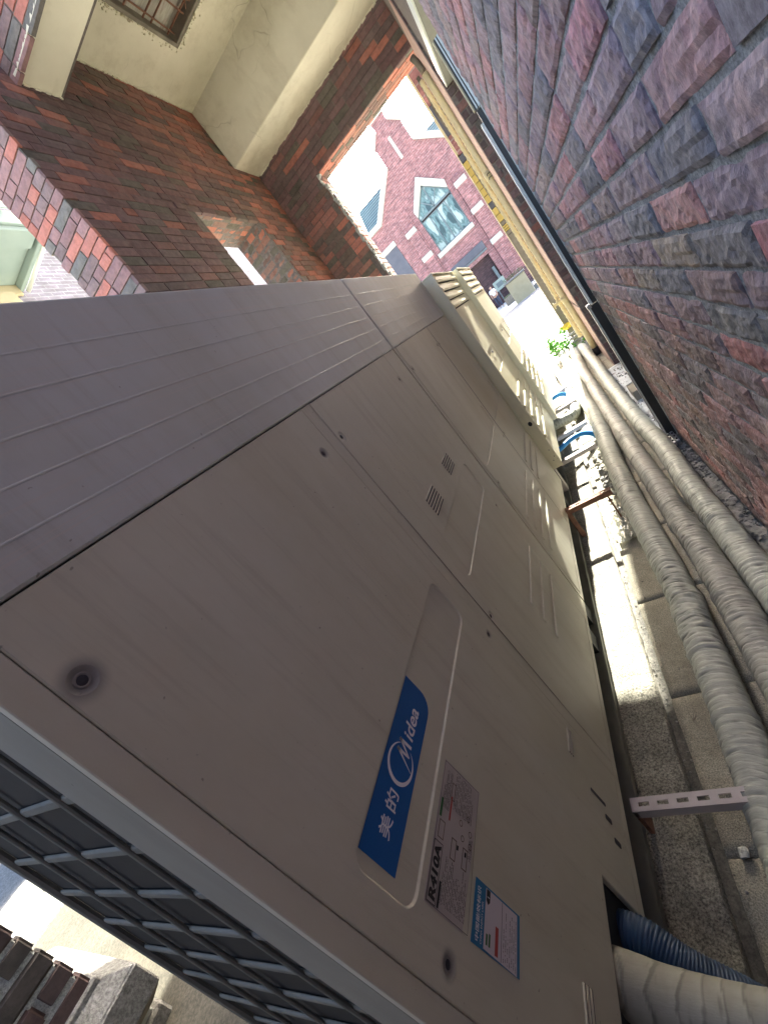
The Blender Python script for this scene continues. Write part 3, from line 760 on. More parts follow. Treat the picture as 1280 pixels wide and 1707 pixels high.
def ac_unit(y0, y1, xs, label, panels, zt=0.347, zb=-1.215, mat='ac', mtop='ac_top', loc=None, seam=0.067):
    T = thing('air_conditioner', label, 'air conditioner', (xs - 0.3, (y0 + y1) / 2, zb), None)
    xb = xs - 0.615
    # inner casing
    build(MB().box(xb + 0.004, xs - 0.014, y0 + 0.012, y1 - 0.012, zb + 0.012, zt - 0.004), 'casing', 'dark', T)
    # top band on the front, wrapped round the top
    panel('top_panel', xs + 0.0015, rrect(y0 + 0.0006, y1 - 0.002, seam + 0.0008, zt, 0.004, 2), [(rrect(y0 + 0.02, y1 - 0.02, zr - 0.0016, zr + 0.0016, 0.0012, 1), 0.0009, 0.0005) for zr in (0.108, 0.152, 0.196, 0.240, 0.284)], mtop, T, 0.014, 0.003)
    build(MB().box(xb, xs - 0.001, y0 + 0.001, y1 - 0.003, zt - 0.004, zt + 0.0), 'lid', mtop, T)
    for (a, b_, ins) in panels:
        outer = [(b_, seam - 0.0015), (a, seam - 0.0015), (a, zb + 0.03), (b_, zb + 0.03)]
        if ins.get('notch'):
            ny, nz = ins['notch']
            outer = [(b_, seam - 0.0015), (a, seam - 0.0015), (a, nz), (ny, nz), (ny, zb + 0.03), (b_, zb + 0.03)]
        L = []
        for (ry0, ry1, rz0, rz1) in ins.get('recess', []): L.append((rrect(ry0, ry1, rz0, rz1, 0.022, 5), 0.0028, -0.003))
        for (ry0, ry1, rz, rh) in ins.get('ribs', []): L.append((rrect(ry0, ry1, rz - rh / 2, rz + rh / 2, rh * 0.45, 4), 0.004, 0.004))
        for (sy, sz) in ins.get('screws', []):
            L.append(([(sy + 0.0135 * math.cos(q * math.pi / 9), sz + 0.0135 * math.sin(q * math.pi / 9)) for q in range(18)], 0.0055, -0.0022))
        p_ = panel('front_panel', xs, outer, L, mat, T)
        if len(p_.data.polygons): p_.data.polygons.foreach_set('use_smooth', [False] * len(p_.data.polygons))
        for (sy, sz) in ins.get('screws', []): screw(xs - 0.0021, sy, sz, T, 0.0062)
        for (a0, a1, c0, c1, n) in ins.get('vents', []): louvre_slots(a0, a1, c0, c1, n, xs, T)
    return T, xb

T1, XB = ac_unit(0.115, 1.488, AX, 'large beige air conditioner nearest the viewer with a blue sticker and paper labels', [
    (0.143, 0.7535, dict(recess=[(0.187, 0.706, -0.500, -0.383)], notch=(0.463, -1.03), screws=[(0.1625, -0.027), (0.711, -0.029), (0.171, -0.573), (0.741, -0.597)])),
    (0.7935, 1.366, dict(recess=[(0.846, 1.357, -0.503, -0.380)], ribs=[(1.04, 1.37 - 0.008, -0.795, 0.022), (1.04, 1.362, -0.868, 0.022), (1.04, 1.362, -0.94, 0.022)],
                        screws=[(0.811, -0.030), (1.352, -0.025), (1.352, -0.578), (0.806, -0.60)],
                        vents=[(1.18, 1.268, -0.346, -0.293, 6), (0.93, 1.022, -0.348, -0.290, 6)]))])
# columns between the panels, corner post, bottom rail
def strip_part(name, ya, yb, xs, zb, zt, T, mat='ac', th=0.012):
    panel(name, xs, [(yb, zt), (ya, zt), (ya, zb), (yb, zb)], [], mat, T, th, 0.0012)
strip_part('corner_post', 0.115, 0.1420, AX - 0.0005, -1.215, 0.066, T1)
strip_part('centre_post', 0.7542, 0.7925, AX - 0.001, -1.185, 0.066, T1)
strip_part('end_post', 1.3685, 1.4865, AX - 0.001, -1.215, 0.066, T1)
build(MB().box(AX - 0.03, AX - 0.0005, 0.466, 1.487, -1.215, -1.187), 'bottom_rail', 'ac', T1, 0.002)
# near end plate with the coil guard
build(MB().box(AX - 0.098, AX - 0.0135, 0.115, 0.121, -1.215, 0.345).box(XB, AX - 0.098, 0.115, 0.121, 0.02, 0.345).box(XB, AX - 0.098, 0.115, 0.121, -1.215, -1.15), 'end_plate', 'ac_edge', T1, 0.001)
build(MB().box(XB - 0.002, AX - 0.092, 0.140, 0.146, -1.15, 0.02), 'coil', 'dark', T1)
z = -0.02; gi = 0
while z > -1.14:
    build(MB().prism([(0.1213, z - 0.0055), (0.1213, z + 0.0055), (0.1255, z + 0.0075), (0.1255, z - 0.0075)], 0, XB, AX - 0.092), 'guard_bar', 'plastic_grey', T1, 0.0012)
    z -= 0.0935
for k in range(3):
    x = AX - 0.150 - k * 0.152
    build(MB().tube([(x, 0.1205, 0.03), (x, 0.1205, -1.16)], 0.0034, 8), 'guard_rod', 'plastic_grey', T1)
build(MB().tube([(XB + 0.001, 0.121, 0.03), (XB + 0.001, 0.121, -1.16)], 0.007, 8), 'guard_rod', 'plastic_grey', T1)

# --- sticker and labels on the near panel
def text_mesh(body, size, shear=0.0, bold=0.0, sx=1.0):
    cu = bpy.data.curves.new('t', 'FONT'); cu.body = body; cu.size = size; cu.shear = shear; cu.offset = bold
    cu.align_x = 'LEFT'; cu.align_y = 'BOTTOM'; cu.resolution_u = 4
    o = bpy.data.objects.new('t', cu); C.objects.link(o)
    dg = bpy.context.evaluated_depsgraph_get(); me = bpy.data.meshes.new_from_object(o.evaluated_get(dg))
    bpy.data.objects.remove(o); bpy.data.curves.remove(cu)
    return me
def put_text(name, body, y, z, height, x, mat, parent, width=None, shear=0.0, bold=0.0):
    me = text_mesh(body, 1.0, shear, bold)
    xs_ = [v.co.x for v in me.vertices]; ys_ = [v.co.y for v in me.vertices]
    if not xs_: return None
    x0, x1, y0, y1 = min(xs_), max(xs_), min(ys_), max(ys_)
    s = height / (y1 - y0); sw = (width / (x1 - x0)) if width else s
    off = world_loc(parent)
    for v in me.vertices:
        a, b_ = (v.co.x - x0) * sw, (v.co.y - y0) * s
        v.co = (x - off.x, y + a - off.y, z + b_ - off.z)
    me.materials.clear(); me.materials.append(M_[mat])
    bm = bmesh.new(); bm.from_mesh(me)
    for f_ in bm.faces:
        if f_.normal.x < 0: f_.normal_flip()
    bm.to_mesh(me); bm.free()
    o = bpy.data.objects.new(name, me); C.objects.link(o); o.parent = parent
    return o
def sheet(name, poly, x, mat, parent, th=0.0004):
    return build(MB().prism(poly, 0, x, x + th), name, mat, parent)
SX = AX - 0.003
poly = [(0.206, -0.388), (0.206, -0.4575), (0.425, -0.4575)] + [(0.425 + 0.030 * math.sin(a), -0.4275 - 0.030 * math.cos(a)) for a in [math.radians(q) for q in (15, 30, 45, 60, 75, 90)]] + [(0.4555, -0.388)]
st = sheet('brand_sticker', poly, SX, 'print_blue', T1, 0.0006)
tx = SX + 0.0009
put_text('lettering', '美', 0.2335, -0.434, 0.0235, tx, 'print_white', st, width=0.0245, bold=0.012)
put_text('lettering', '的', 0.2655, -0.434, 0.0235, tx, 'print_white', st, width=0.0245, bold=0.012)
put_text('lettering', 'idea', 0.3665, -0.436, 0.0225, tx, 'print_white', st, width=0.052, shear=0.12, bold=0.018)
# M drawn as three slanted strokes, ring as a crescent open at the upper right
Mm = MB()
def strk(pts, w):
    for (a, b_) in zip(pts[:-1], pts[1:]):
        a = Vector(a); b_ = Vector(b_); d = (b_ - a).normalized(); nn = Vector((-d.y, d.x))
        wa, wb = w
        Mm.quad([(tx, *(a + nn * wa)), (tx, *(b_ + nn * wb)), (tx, *(b_ - nn * wb)), (tx, *(a - nn * wa))])
strk([(0.3255, -0.446), (0.3445, -0.409)], (0.0004, 0.0024))
strk([(0.3435, -0.409), (0.3430, -0.4365)], (0.0024, 0.0016))
strk([(0.3425, -0.4365), (0.3590, -0.409)], (0.0012, 0.0022))
strk([(0.3575, -0.409), (0.3575, -0.4365)], (0.0024, 0.0024))
cyc, czc, ra = 0.3265, -0.4225, 0.0285
N = 40; a0, a1 = math.radians(20), math.radians(330)
pin, pout = [], []
for k in range(N + 1):
    a = a0 + (a1 - a0) * k / N; wdt = 0.0052 * math.sin(math.pi * k / N) ** 0.8 + 0.0003
    pout.append((cyc + ra * math.cos(a), czc + ra * 0.97 * math.sin(a))); pin.append((cyc + (ra - wdt) * math.cos(a), czc + (ra - wdt) * 0.97 * math.sin(a)))
for k in range(N):
    Mm.quad([(tx, *pout[k]), (tx, *pout[k + 1]), (tx, *pin[k + 1]), (tx, *pin[k])])
build(Mm, 'lettering', 'print_white', st)
# wiring label
lb = sheet('wiring_label', [(0.388, -0.512), (0.207, -0.510), (0.207, -0.592), (0.388, -0.606)], AX + 0.0004, 'label_clear', T1, 0.0004)
LX = AX + 0.0011
def frame_rect(name, y0, y1, z0, z1, w, x, mat, parent):
    m_ = MB()
    for q in ((y0, y1, z0, z0 + w), (y0, y1, z1 - w, z1), (y0, y0 + w, z0 + w, z1 - w), (y1 - w, y1, z0 + w, z1 - w)):
        m_.quad([(x, q[0], q[2]), (x, q[1], q[2]), (x, q[1], q[3]), (x, q[0], q[3])])
    return build(m_, name, mat, parent)
frame_rect('label_border', 0.2085, 0.3865, -0.603, -0.5125, 0.0006, LX, 'print_black', lb)
frame_rect('text_box', 0.2095, 0.2775, -0.5325, -0.5135, 0.0010, LX + .0001, 'print_black', lb)
put_text('lettering', 'R410A', 0.2130, -0.5300, 0.0140, LX + 0.0002, 'print_black', lb, width=0.061, bold=0.05, shear=0.1)
R = random.Random(77); tm = MB(); tb = MB()
def textlines(mb, y0, y1, z0, z1, n, h=0.0011, fill=0.75):
    for k in range(n):
        z = z0 + (z1 - z0) * k / max(1, n - 1); y = y0; end = y1 if R.random() < 0.6 else y0 + (y1 - y0) * R.uniform(.5, .95)
        while y < end:
            L = R.uniform(0.0008, 0.0022)
            hh = h * R.uniform(0.7, 1.05)
            if R.random() < fill: mb.quad([(LX + .0002, y, z), (LX + .0002, y + L, z), (LX + .0002, y + L, z + hh), (LX + .0002, y, z + hh)])
            y += L + 0.0004
textlines(tm, 0.216, 0.268, -0.5925, -0.540, 17)
textlines(tm, 0.322, 0.375, -0.534, -0.520, 6)
textlines(tm, 0.330, 0.382, -0.590, -0.545, 14)
textlines(tm, 0.285, 0.312, -0.596, -0.590, 3)
build(tm, 'small_print', 'print_black', lb, kind='stuff')
for q in ((0.308, 0.333, -0.5205, -0.5155, 'print_green'), (0.312, 0.345, -0.5405, -0.5370, 'print_red'), (0.2100, 0.238, -0.5385, -0.5345, 'print_black'), (0.286, 0.292, -0.585, -0.581, 'print_black'), (0.286, 0.292, -0.566, -0.562, 'print_black')):
    build(MB().quad([(LX + .0002, q[0], q[2]), (LX + .0002, q[1], q[2]), (LX + .0002, q[1], q[3]), (LX + .0002, q[0], q[3])]), 'print_block', q[4], lb)
for q in ((0.282, 0.305, -0.531, -0.518), (0.270, 0.296, -0.561, -0.549), (0.270, 0.296, -0.588, -0.576), (0.340, 0.365, -0.545, -0.536)):
    frame_rect('diagram_box', *q, 0.0013, LX + 0.0002, 'print_brown', lb)
cr = MB()
for (cy_, cz_) in ((0.322, -0.566), (0.335, -0.582), (0.305, -0.573), (0.318, -0.590), (0.303, -0.592)):
    for k in range(12):
        a = 2 * math.pi * k / 12; b_ = 2 * math.pi * (k + 1) / 12
        cr.quad([(LX + .0002, cy_ + .0042 * math.cos(a), cz_ + .0042 * math.sin(a)), (LX + .0002, cy_ + .0042 * math.cos(b_), cz_ + .0042 * math.sin(b_)), (LX + .0002, cy_ + .0031 * math.cos(b_), cz_ + .0031 * math.sin(b_)), (LX + .0002, cy_ + .0031 * math.cos(a), cz_ + .0031 * math.sin(a))])
build(cr, 'diagram_symbols', 'print_brown', lb)
# energy label
el = sheet('energy_label', [(0.2770, -0.613), (0.2065, -0.611), (0.2095, -0.7255), (0.2770, -0.7255)], AX + 0.0004, 'print_teal', T1, 0.0004)
def lq(y0, y1, z0, z1, mat, name='print_block', dx=0.0002, par=None):
    return build(MB().quad([(LX + dx, y0, z0), (LX + dx, y1, z0), (LX + dx, y1, z1), (LX + dx, y0, z1)]), name, mat, par or el)
lq(0.2095, 0.2745, -0.7180, -0.6380, 'label_white', dx=0.0001)
put_text('lettering', '中国能效标识', 0.2115, -0.6265, 0.0085, LX + 0.0002, 'print_white', el, width=0.058, bold=0.01)
put_text('lettering', 'CHINA ENERGY LABEL', 0.2115, -0.6335, 0.0040, LX + 0.0002, 'print_white', el, width=0.045)
lq(0.2150, 0.2265, -0.6465, -0.6425, 'print_green', dx=0.0003); lq(0.2150, 0.2285, -0.6530, -0.6490, 'print_green', dx=0.0003)
lq(0.2120, 0.2420, -0.6715, -0.6640, 'print_red', dx=0.0003)
lq(0.2100, 0.2740, -0.6795, -0.6785, 'print_black', dx=0.0003)
build(MB().quad([(LX + .0003, 0.2740, -0.6395), (LX + .0003, 0.2610, -0.6395), (LX + .0003, 0.2570, -0.6440), (LX + .0003, 0.2610, -0.6485), (LX + .0003, 0.2740, -0.6485)]), 'arrow_mark', 'print_black', el)
put_text('lettering', '1', 0.2650, -0.6470, 0.0060, LX + 0.0005, 'print_white', el)
tm = MB(); textlines(tm, 0.2120, 0.2660, -0.7150, -0.6850, 7, 0.0013, 0.7); build(tm, 'small_print', 'print_black', el, kind='stuff')
# small vents low on the near panel
for (a0, a1, c0, c1) in ((0.668, 0.735, -0.962, -0.938), (0.20, 0.270, -0.938, -0.905)):
    louvre_slots(a0, a1, c0, c1, 3, AX, T1)
# row of knock-outs and a fold at the foot of the near cabinet
for (yy, z0_) in ((0.60, -1.09), (0.565, -1.12)):
    sheet('knock_out', rrect(yy, yy + 0.012, z0_ - 0.03, z0_, 0.004, 3), AX + 0.0002, 'screw', T1, 0.0006)
sheet('knock_out', rrect(0.63, 0.638, -1.10, -1.03, 0.003, 3), AX + 0.0002, 'screw', T1, 0.0006)

T2, _ = ac_unit(1.497, 2.692, AX, 'second beige air conditioner, between the stickered one and the set-forward cabinets', [
    (1.524, 2.096, dict(recess=[(1.55, 2.08, -0.503, -0.380)], ribs=[(1.56, 2.03, -0.785, 0.022), (1.56, 2.03, -0.845, 0.022), (1.56, 2.03, -0.905, 0.022), (1.56, 2.03, -0.965, 0.022)],
                        screws=[(1.54, -0.03), (2.085, -0.03), (1.54, -0.578), (2.085, -0.58)])),
    (2.122, 2.662, dict(recess=[(2.15, 2.62, -0.503, -0.380)], ribs=[(2.16, 2.60, -0.785, 0.022), (2.16, 2.60, -0.845, 0.022), (2.16, 2.60, -0.905, 0.022)],
                        screws=[(2.135, -0.03), (2.645, -0.03), (2.135, -0.58)]))], mat='ac', mtop='ac_top')
strip_part('corner_post', 1.4975, 1.5225, AX - 0.001, -1.215, 0.066, T2)
strip_part('centre_post', 2.098, 2.120, AX - 0.001, -1.185, 0.066, T2)
strip_part('end_post', 2.664, 2.692, AX - 0.001, -1.215, 0.066, T2)
build(MB().box(AX - 0.03, AX - 0.0005, 1.498, 2.69, -1.215, -1.187), 'bottom_rail', 'ac', T2, 0.002)

def far_unit(y0, y1, xs, label, zt=0.29, zb=-1.16, hole=False):
    T = thing('air_conditioner', label, 'air conditioner', (xs - 0.3, (y0 + y1) / 2, zb))
    mt = 'ac_far'
    build(MB().box(xs - 0.6, xs - 0.014, y0 + 0.004, y1 - 0.004, zb + 0.01, zt - 0.01), 'casing', 'dark', T)
    # near side plate
    panel_y = MB().box(xs - 0.6, xs - 0.0005, y0, y0 + 0.0035, zb, zt)
    sp = build(panel_y, 'side_plate', mt, T, 0.001)
    if hole:
        n = 18; hb = MB()
        hb.v += [(xs - 0.027 + 0.0125 * math.cos(2 * math.pi * k / n), y0 - 0.0008, -0.80 + 0.0165 * math.sin(2 * math.pi * k / n)) for k in range(n)]; hb.f.append(tuple(range(n)))
        build(hb, 'round_hole', 'dark', sp)
        for (dx, zz_) in ((-0.024, -1.02), (-0.018, -1.075), (-0.036, -1.10)):
            hb = MB(); hb.v += [(xs + dx + 0.003 * math.cos(2 * math.pi * k / 8), y0 - 0.0008, zz_ + 0.004 * math.sin(2 * math.pi * k / 8)) for k in range(8)]; hb.f.append(tuple(range(8)))
            build(hb, 'small_hole', 'dark', sp)
    # lid
    build(MB().box(xs - 0.6, xs + 0.004, y0 - 0.002, y1, zt, zt + 0.010), 'lid', mt, T, 0.002)
    # louvre slats
    n = 4; h = (zt - 0.055) / n
    build(MB().box(xs - 0.013, xs - 0.001, y0 + 0.004, y0 + 0.03, 0.055, zt), 'louvre_frame', mt, T, 0.001)
    build(MB().box(xs - 0.013, xs - 0.001, y1 - 0.03, y1 - 0.002, 0.055, zt), 'louvre_frame', mt, T, 0.001)
    for k in range(n):
        z0_ = 0.058 + k * h
        build(MB().prism([(xs - 0.012, z0_ + h * 0.92), (xs - 0.008, z0_ + h * 0.95), (xs + 0.004, z0_ + h * 0.25), (xs + 0.003, z0_ + 0.002), (xs - 0.004, z0_ + 0.002)], 1, y0 + 0.03, y1 - 0.03), 'louvre_slat', mt, T, 0.0008)
    ym = (y0 + y1) / 2 + 0.05
    ribs = [(y0 + 0.05, ym - 0.04, zr, 0.03) for zr in (-0.62, -0.70, -0.78, -0.86, -0.94)]
    panel('front_panel', xs, [(ym, 0.052), (y0 + 0.004, 0.052), (y0 + 0.004, zb + 0.02), (ym, zb + 0.02)],
          [(rrect(y0 + 0.05, ym - 0.06, -0.42, -0.27, 0.02, 4), 0.003, -0.003)] + [(rrect(a, b_, z_ - h_ / 2, z_ + h_ / 2, h_ * 0.4, 3), 0.006, 0.007) for a, b_, z_, h_ in ribs], mt, T)
    ribs = [(ym + 0.03, y1 - 0.04, zr, 0.03) for zr in (-0.62, -0.70, -0.78, -0.86, -0.94)]
    panel('front_panel', xs, [(y1, 0.052), (ym + 0.003, 0.052), (ym + 0.003, zb + 0.02), (y1, zb + 0.02)],
          [(rrect(ym + 0.05, y1 - 0.04, -0.42, -0.27, 0.02, 4), 0.003, -0.003)] + [(rrect(a, b_, z_ - h_ / 2, z_ + h_ / 2, h_ * 0.4, 3), 0.006, 0.007) for a, b_, z_, h_ in ribs], mt, T)
    sheet('nameplate', [(y0 + 0.30, -0.30), (y0 + 0.22, -0.30), (y0 + 0.22, -0.315), (y0 + 0.30, -0.315)], xs + 0.0003, 'screw', T, 0.0008)
    return T
far_unit(2.775, 3.70, -0.398, 'cream air conditioner with louvred top, side plate with a round hole', hole=True)
far_unit(3.735, 4.72, -0.362, 'cream louvred air conditioner standing farthest along the row')

# steel channel the cabinets stand on
ch = thing('base_channel', 'long painted steel channel under the row of air conditioners', 'steel channel', (-0.6, 2, -1.4))
build(MB().box(-0.53, -0.472, -0.6, 4.8, -1.432, -1.425).box(-0.479, -0.4745, -0.6, 4.8, -1.425, -1.368).box(-0.53, -0.4795, -0.6, 4.8, -1.372, -1.368), 'channel', 'plastic_grey', ch)
for yy in (0.2, 1.40, 1.56, 2.62):
    build(MB().box(-0.60, -0.49, yy - 0.04, yy + 0.04, -1.366, -1.216), 'foot', 'dark', ch)
build(MB().box(-1.05, -0.56, -0.6, 4.8, -1.432, -1.30), 'concrete_bed', 'concrete', ch)
for yy in (2.85, 3.62, 3.82, 4.6):
    build(MB().box(-0.60, -0.47, yy - 0.03, yy + 0.03, -1.366, -1.155), 'foot', 'painted_channel', ch)

# ================================================================== PIPES
def catmull(P, step):
    P = [Vector(p) for p in P]; P = [P[0] * 2 - P[1]] + P + [P[-1] * 2 - P[-2]]; out = []
    for i in range(1, len(P) - 2):
        a, b_, c, d = P[i - 1], P[i], P[i + 1], P[i + 2]; L = (c - b_).length; n = max(1, int(L / step))
        for k in range(n):
            t_ = k / n
            out.append(0.5 * ((2 * b_) + (c - a) * t_ + (2 * a - 5 * b_ + 4 * c - d) * t_ ** 2 + (3 * b_ - a - 3 * c + d) * t_ ** 3))
    out.append(P[-2]); return out
def wrapped_pipe(name, label, P, r0, mat, seed, pitch=0.03, step=0.0035, n=30, wr=1.0, group=None, cat='insulated pipe', over=0.0036):
    pts = catmull(P, step); s = 0; V, F, T_ = [], [], []
    org = Vector(P[0]); up = Vector((0, 0, 1)); rs = Vector((seed * 13.7, seed * 3.1, 0))
    loc = Vector(P[0])
    for k, p in enumerate(pts):
        if k: s += (p - pts[k - 1]).length
        d = (pts[min(k + 1, len(pts) - 1)] - pts[max(k - 1, 0)]).normalized()
        a = d.cross(up)
        if a.length < 0.1: a = Vector((1, 0, 0))
        a.normalize(); b_ = a.cross(d)
        low = noise.noise(Vector((s * 3.5, seed, 0)))
        amp = max(0.0, 0.55 + 1.3 * noise.noise(Vector((s * 1.9, seed * 2, 5))))
        for j in range(n):
            th = 2 * math.pi * j / n; cs, sn = math.cos(th), math.sin(th)
            ph = (s + 0.9 * pitch * noise.noise(Vector((s * 9, cs * 0.8, sn * 0.8)) + rs)) / pitch + th / (2 * math.pi) + 0.35 * cs
            fr = ph - math.floor(ph)
            ov2 = over * (0.35 + 1.1 * abs(noise.noise(Vector((math.floor(ph) * 1.7, seed, 2)))) * 2)
            lip = ov2 * (fr ** 0.7) if fr < 0.9 else ov2 * (1 - (fr - 0.9) / 0.1)
            wk = noise.fractal(Vector((s * 55, cs * 2.2, sn * 2.2)) + rs, 0.9, 2.0, 3)
            wk2 = noise.noise(Vector((s * 14, cs * 1.3, sn * 1.3)) + rs)
            rr = r0 * (1 + 0.05 * low) + lip + wr * (0.0022 * amp * wk + 0.0055 * amp * wk2)
            if wr > 0.5: rr -= 0.006 * max(0, noise.noise(Vector((s * 130, cs * 1.1 + 3, sn * 1.1)) + rs) - 0.2)
            V.append(tuple(p - loc + a * (rr * cs) + b_ * (rr * sn * (0.96 if sn < 0 else 1))))
            cr_ = noise.noise(Vector((s * 130, cs * 1.1 + 3, sn * 1.1)) + rs) - 0.18 - 0.25 * (1 - min(1, amp)); cr_ = max(0, cr_)
            T_.append(max(0.25, 0.92 + 0.28 * fr - (0.55 if fr > 0.86 else 0) + 0.10 * wk - 1.3 * cr_))  # tape laps and creases darkened: their shade put into the tone
    for k in range(len(pts) - 1):
        for j in range(n):
            l = (j + 1) % n; F.append((k * n + j, k * n + l, (k + 1) * n + l, (k + 1) * n + j))
    F.append(tuple(range(n - 1, -1, -1))); F.append(tuple((len(pts) - 1) * n + j for j in range(n)))
    me = bpy.data.meshes.new(name); me.from_pydata(V, [], F)
    bm = bmesh.new(); bm.from_mesh(me); bmesh.ops.recalc_face_normals(bm, faces=bm.faces); bm.to_mesh(me); bm.free()
    a_ = me.attributes.new('tone', 'FLOAT_COLOR', 'CORNER')
    li = [0] * len(me.loops); me.loops.foreach_get('vertex_index', li)
    buf = []
    for v in li: q = T_[v]; buf += [q, q, q, 1]
    a_.data.foreach_set('color', buf)
    o = link(name, me, None, mat, True); o.location = loc
    return tag(o, label, cat, group)
GP = 'tape wrapped pipes along the passage floor'
zc = -1.333
wrapped_pipe('insulated_pipe', 'grey green tape wrapped pipe lying nearest the air conditioners along the floor', [(-0.20, 0.1, zc), (-0.178, 0.5, zc), (-0.158, 0.80, zc), (-0.142, 1.16, zc), (-0.132, 1.5, zc), (-0.137, 1.9, zc), (-0.146, 2.35, zc), (-0.143, 2.8, zc), (-0.133, 3.2, zc), (-0.124, 3.8, zc), (-0.136, 4.5, zc), (-0.134, 5.8, zc), (-0.150, 6.9, zc)], 0.054, 'wrap', 1, 0.024, group=GP)
wrapped_pipe('insulated_pipe', 'mauve grey crinkled tape wrapped pipe lying in the middle of the bundle', [(-0.05, 0.1, zc), (-0.02, 0.7, zc), (0.0, 1.3, zc), (0.004, 1.65, zc), (-0.002, 1.95, zc), (-0.006, 2.3, zc), (-0.015, 2.84, zc), (-0.018, 3.2, zc), (-0.024, 3.8, zc), (-0.026, 4.6, zc), (-0.028, 5.4, zc), (0.005, 6.7, zc)], 0.052, 'wrap_b', 2, 0.021, wr=1.5, group=GP, over=0.0040)
wrapped_pipe('insulated_pipe', 'grey tape wrapped pipe of the bundle lying nearest the brick wall', [(0.10, 0.5, zc), (0.113, 1.3, zc), (0.114, 1.86, zc), (0.112, 2.2, zc), (0.124, 2.7, zc), (0.110, 3.1, zc), (0.103, 3.7, zc), (0.103, 4.5, zc), (0.112, 5.4, zc), (0.10, 6.5, zc)], 0.050, 'wrap', 3, 0.025, group=GP)
wrapped_pipe('insulated_pipe', 'short tape wrapped pipe bending in to the far air conditioners', [(-0.30, 6.6, zc), (-0.285, 6.1, zc), (-0.245, 5.4, zc), (-0.240, 4.9, zc), (-0.236, 4.45, zc), (-0.246, 4.16, zc + .01), (-0.29, 4.02, zc + .03), (-0.36, 3.97, zc + 0.05), (-0.46, 3.95, zc + 0.06)], 0.045, 'wrap', 4, 0.028, step=0.006, wr=1.4, group=GP)
wrapped_pipe('insulated_pipe', 'smooth white wrapped pipe leaving the service hole of the nearest air conditioner', [(-0.62, 0.34, -1.05), (-0.53, 0.335, -1.068), (-0.46, 0.325, -1.085), (-0.40, 0.312, -1.092), (-0.33, 0.302, -1.096), (-0.22, 0.292, -1.10), (-0.05, 0.28, -1.10), (0.15, 0.25, -1.12)], 0.047, 'wrap_white', 6, 0.042, step=0.003, n=36, wr=0.25, over=0.0012)
# blue corrugated hose
def corrugated(name, label, P, r, mat, pitch, depth, cat='hose', step=None, n=20):
    pts = catmull(P, step or pitch / 6); s = 0; rr = []
    for k, p in enumerate(pts):
        if k: s += (p - pts[k - 1]).length
        rr.append((r[0] + (r[1] - r[0]) * k / len(pts) if isinstance(r, tuple) else r) + depth * math.sin(2 * math.pi * s / pitch))
    o = build(MB().tube(pts, rr, n), name, mat, None, smooth=True)
    return tag(o, label, cat)
corrugated('corrugated_hose', 'dark blue corrugated hose beside the white wrapped pipe', [(-0.60, 0.42, -1.13), (-0.50, 0.415, -1.135), (-0.44, 0.405, -1.145), (-0.38, 0.375, -1.175), (-0.31, 0.355, -1.22), (-0.22, 0.33, -1.29), (-0.12, 0.30, -1.34)], 0.039, 'blue', 0.0062, 0.0011)
# flat blue drain hoses at the foot of the far cabinets
corrugated('drain_hose', 'bright blue drain hose arching from the cabinet with the round hole', [(-0.47, 3.28, -1.25), (-0.42, 3.30, -1.25), (-0.34, 3.36, -1.25), (-0.26, 3.42, -1.275), (-0.20, 3.46, -1.33), (-0.18, 3.48, -1.38)], 0.019, 'blue_bright', 0.03, 0.0003, step=0.01)
corrugated('drain_hose', 'bright blue drain hose arching from the farthest air conditioner', [(-0.47, 4.62, -1.25), (-0.40, 4.66, -1.24), (-0.33, 4.70, -1.25), (-0.27, 4.74, -1.30), (-0.25, 4.75, -1.36)], 0.021, 'blue_bright', 0.03, 0.0003, step=0.01)

# yellow downpipes
def downpipe(x, y, r, label, ribbed):
    T = thing('downpipe', label, 'pipe', (x, y, -1.4))
    z0_, z1_ = -1.32, 2.12
    if ribbed:
        pts = []; rr = []
        k = 0; z_ = z0_ + 0.2
        while z_ < z1_: pts.append((x, y, z_)); rr.append(r + 0.0025 * math.sin(k * 1.57)); z_ += 0.014; k += 1
        build(MB().tube(pts, rr, 14), 'pipe', 'yellow_pipe', T, smooth=True)
    else:
        build(MB().tube([(x, y, z_ / 100) for z_ in range(int(z0_ * 100), int(z1_ * 100), 20)], r, 20), 'pipe', 'yellow_pipe', T, smooth=True)
        for z_ in (-0.62, 0.95): build(MB().tube([(x, y, z_ - 0.04), (x, y, z_ + 0.04)], r * 1.12, 20), 'socket', 'yellow_pipe', T, smooth=True)
        build(MB().tube([(x, y, 2.10), (x - .005, y - 0.0, 2.2), (x - 0.02, y + 0.01, 2.27)], r * 0.9, 14), 'elbow', 'stone_brown', T, smooth=True)
        build(MB().tube([(x, y, -1.44), (x, y, -1.30)], r * 1.16, 20), 'rubber_collar', 'black_rubber', T, smooth=True)
    return T
dp = downpipe(0.204, 5.86, 0.035, 'thick smooth yellow downpipe with black rubber foot, beside the chipped pillar', False)
downpipe(0.146, 6.0, 0.024, 'thinner ribbed yellow pipe left of the smooth downpipe', True)
cp = thing('pipe_clamp', 'pale yellow clamp bracket across the two yellow pipes', 'clamp', (0.13, 5.98, -0.62))
build(MB().box(0.085, 0.185, 5.93, 5.985, -0.635, -0.605), 'band', 'yellow_pipe', cp, 0.003)
build(MB().box(0.075, 0.086, 5.93, 5.96, -0.66, -0.58), 'tongue', 'yellow_pipe', cp, 0.002)
hb = MB().tube([(0.19, 5.86, 0.93), (0.20, 5.80, 0.955), (0.25, 5.79, 0.95), (0.27, 5.83, 0.93)], 0.005, 6).tube([(0.19, 5.86, 0.89), (0.20, 5.80, 0.915), (0.25, 5.79, 0.91), (0.27, 5.83, 0.89)], 0.005, 6)
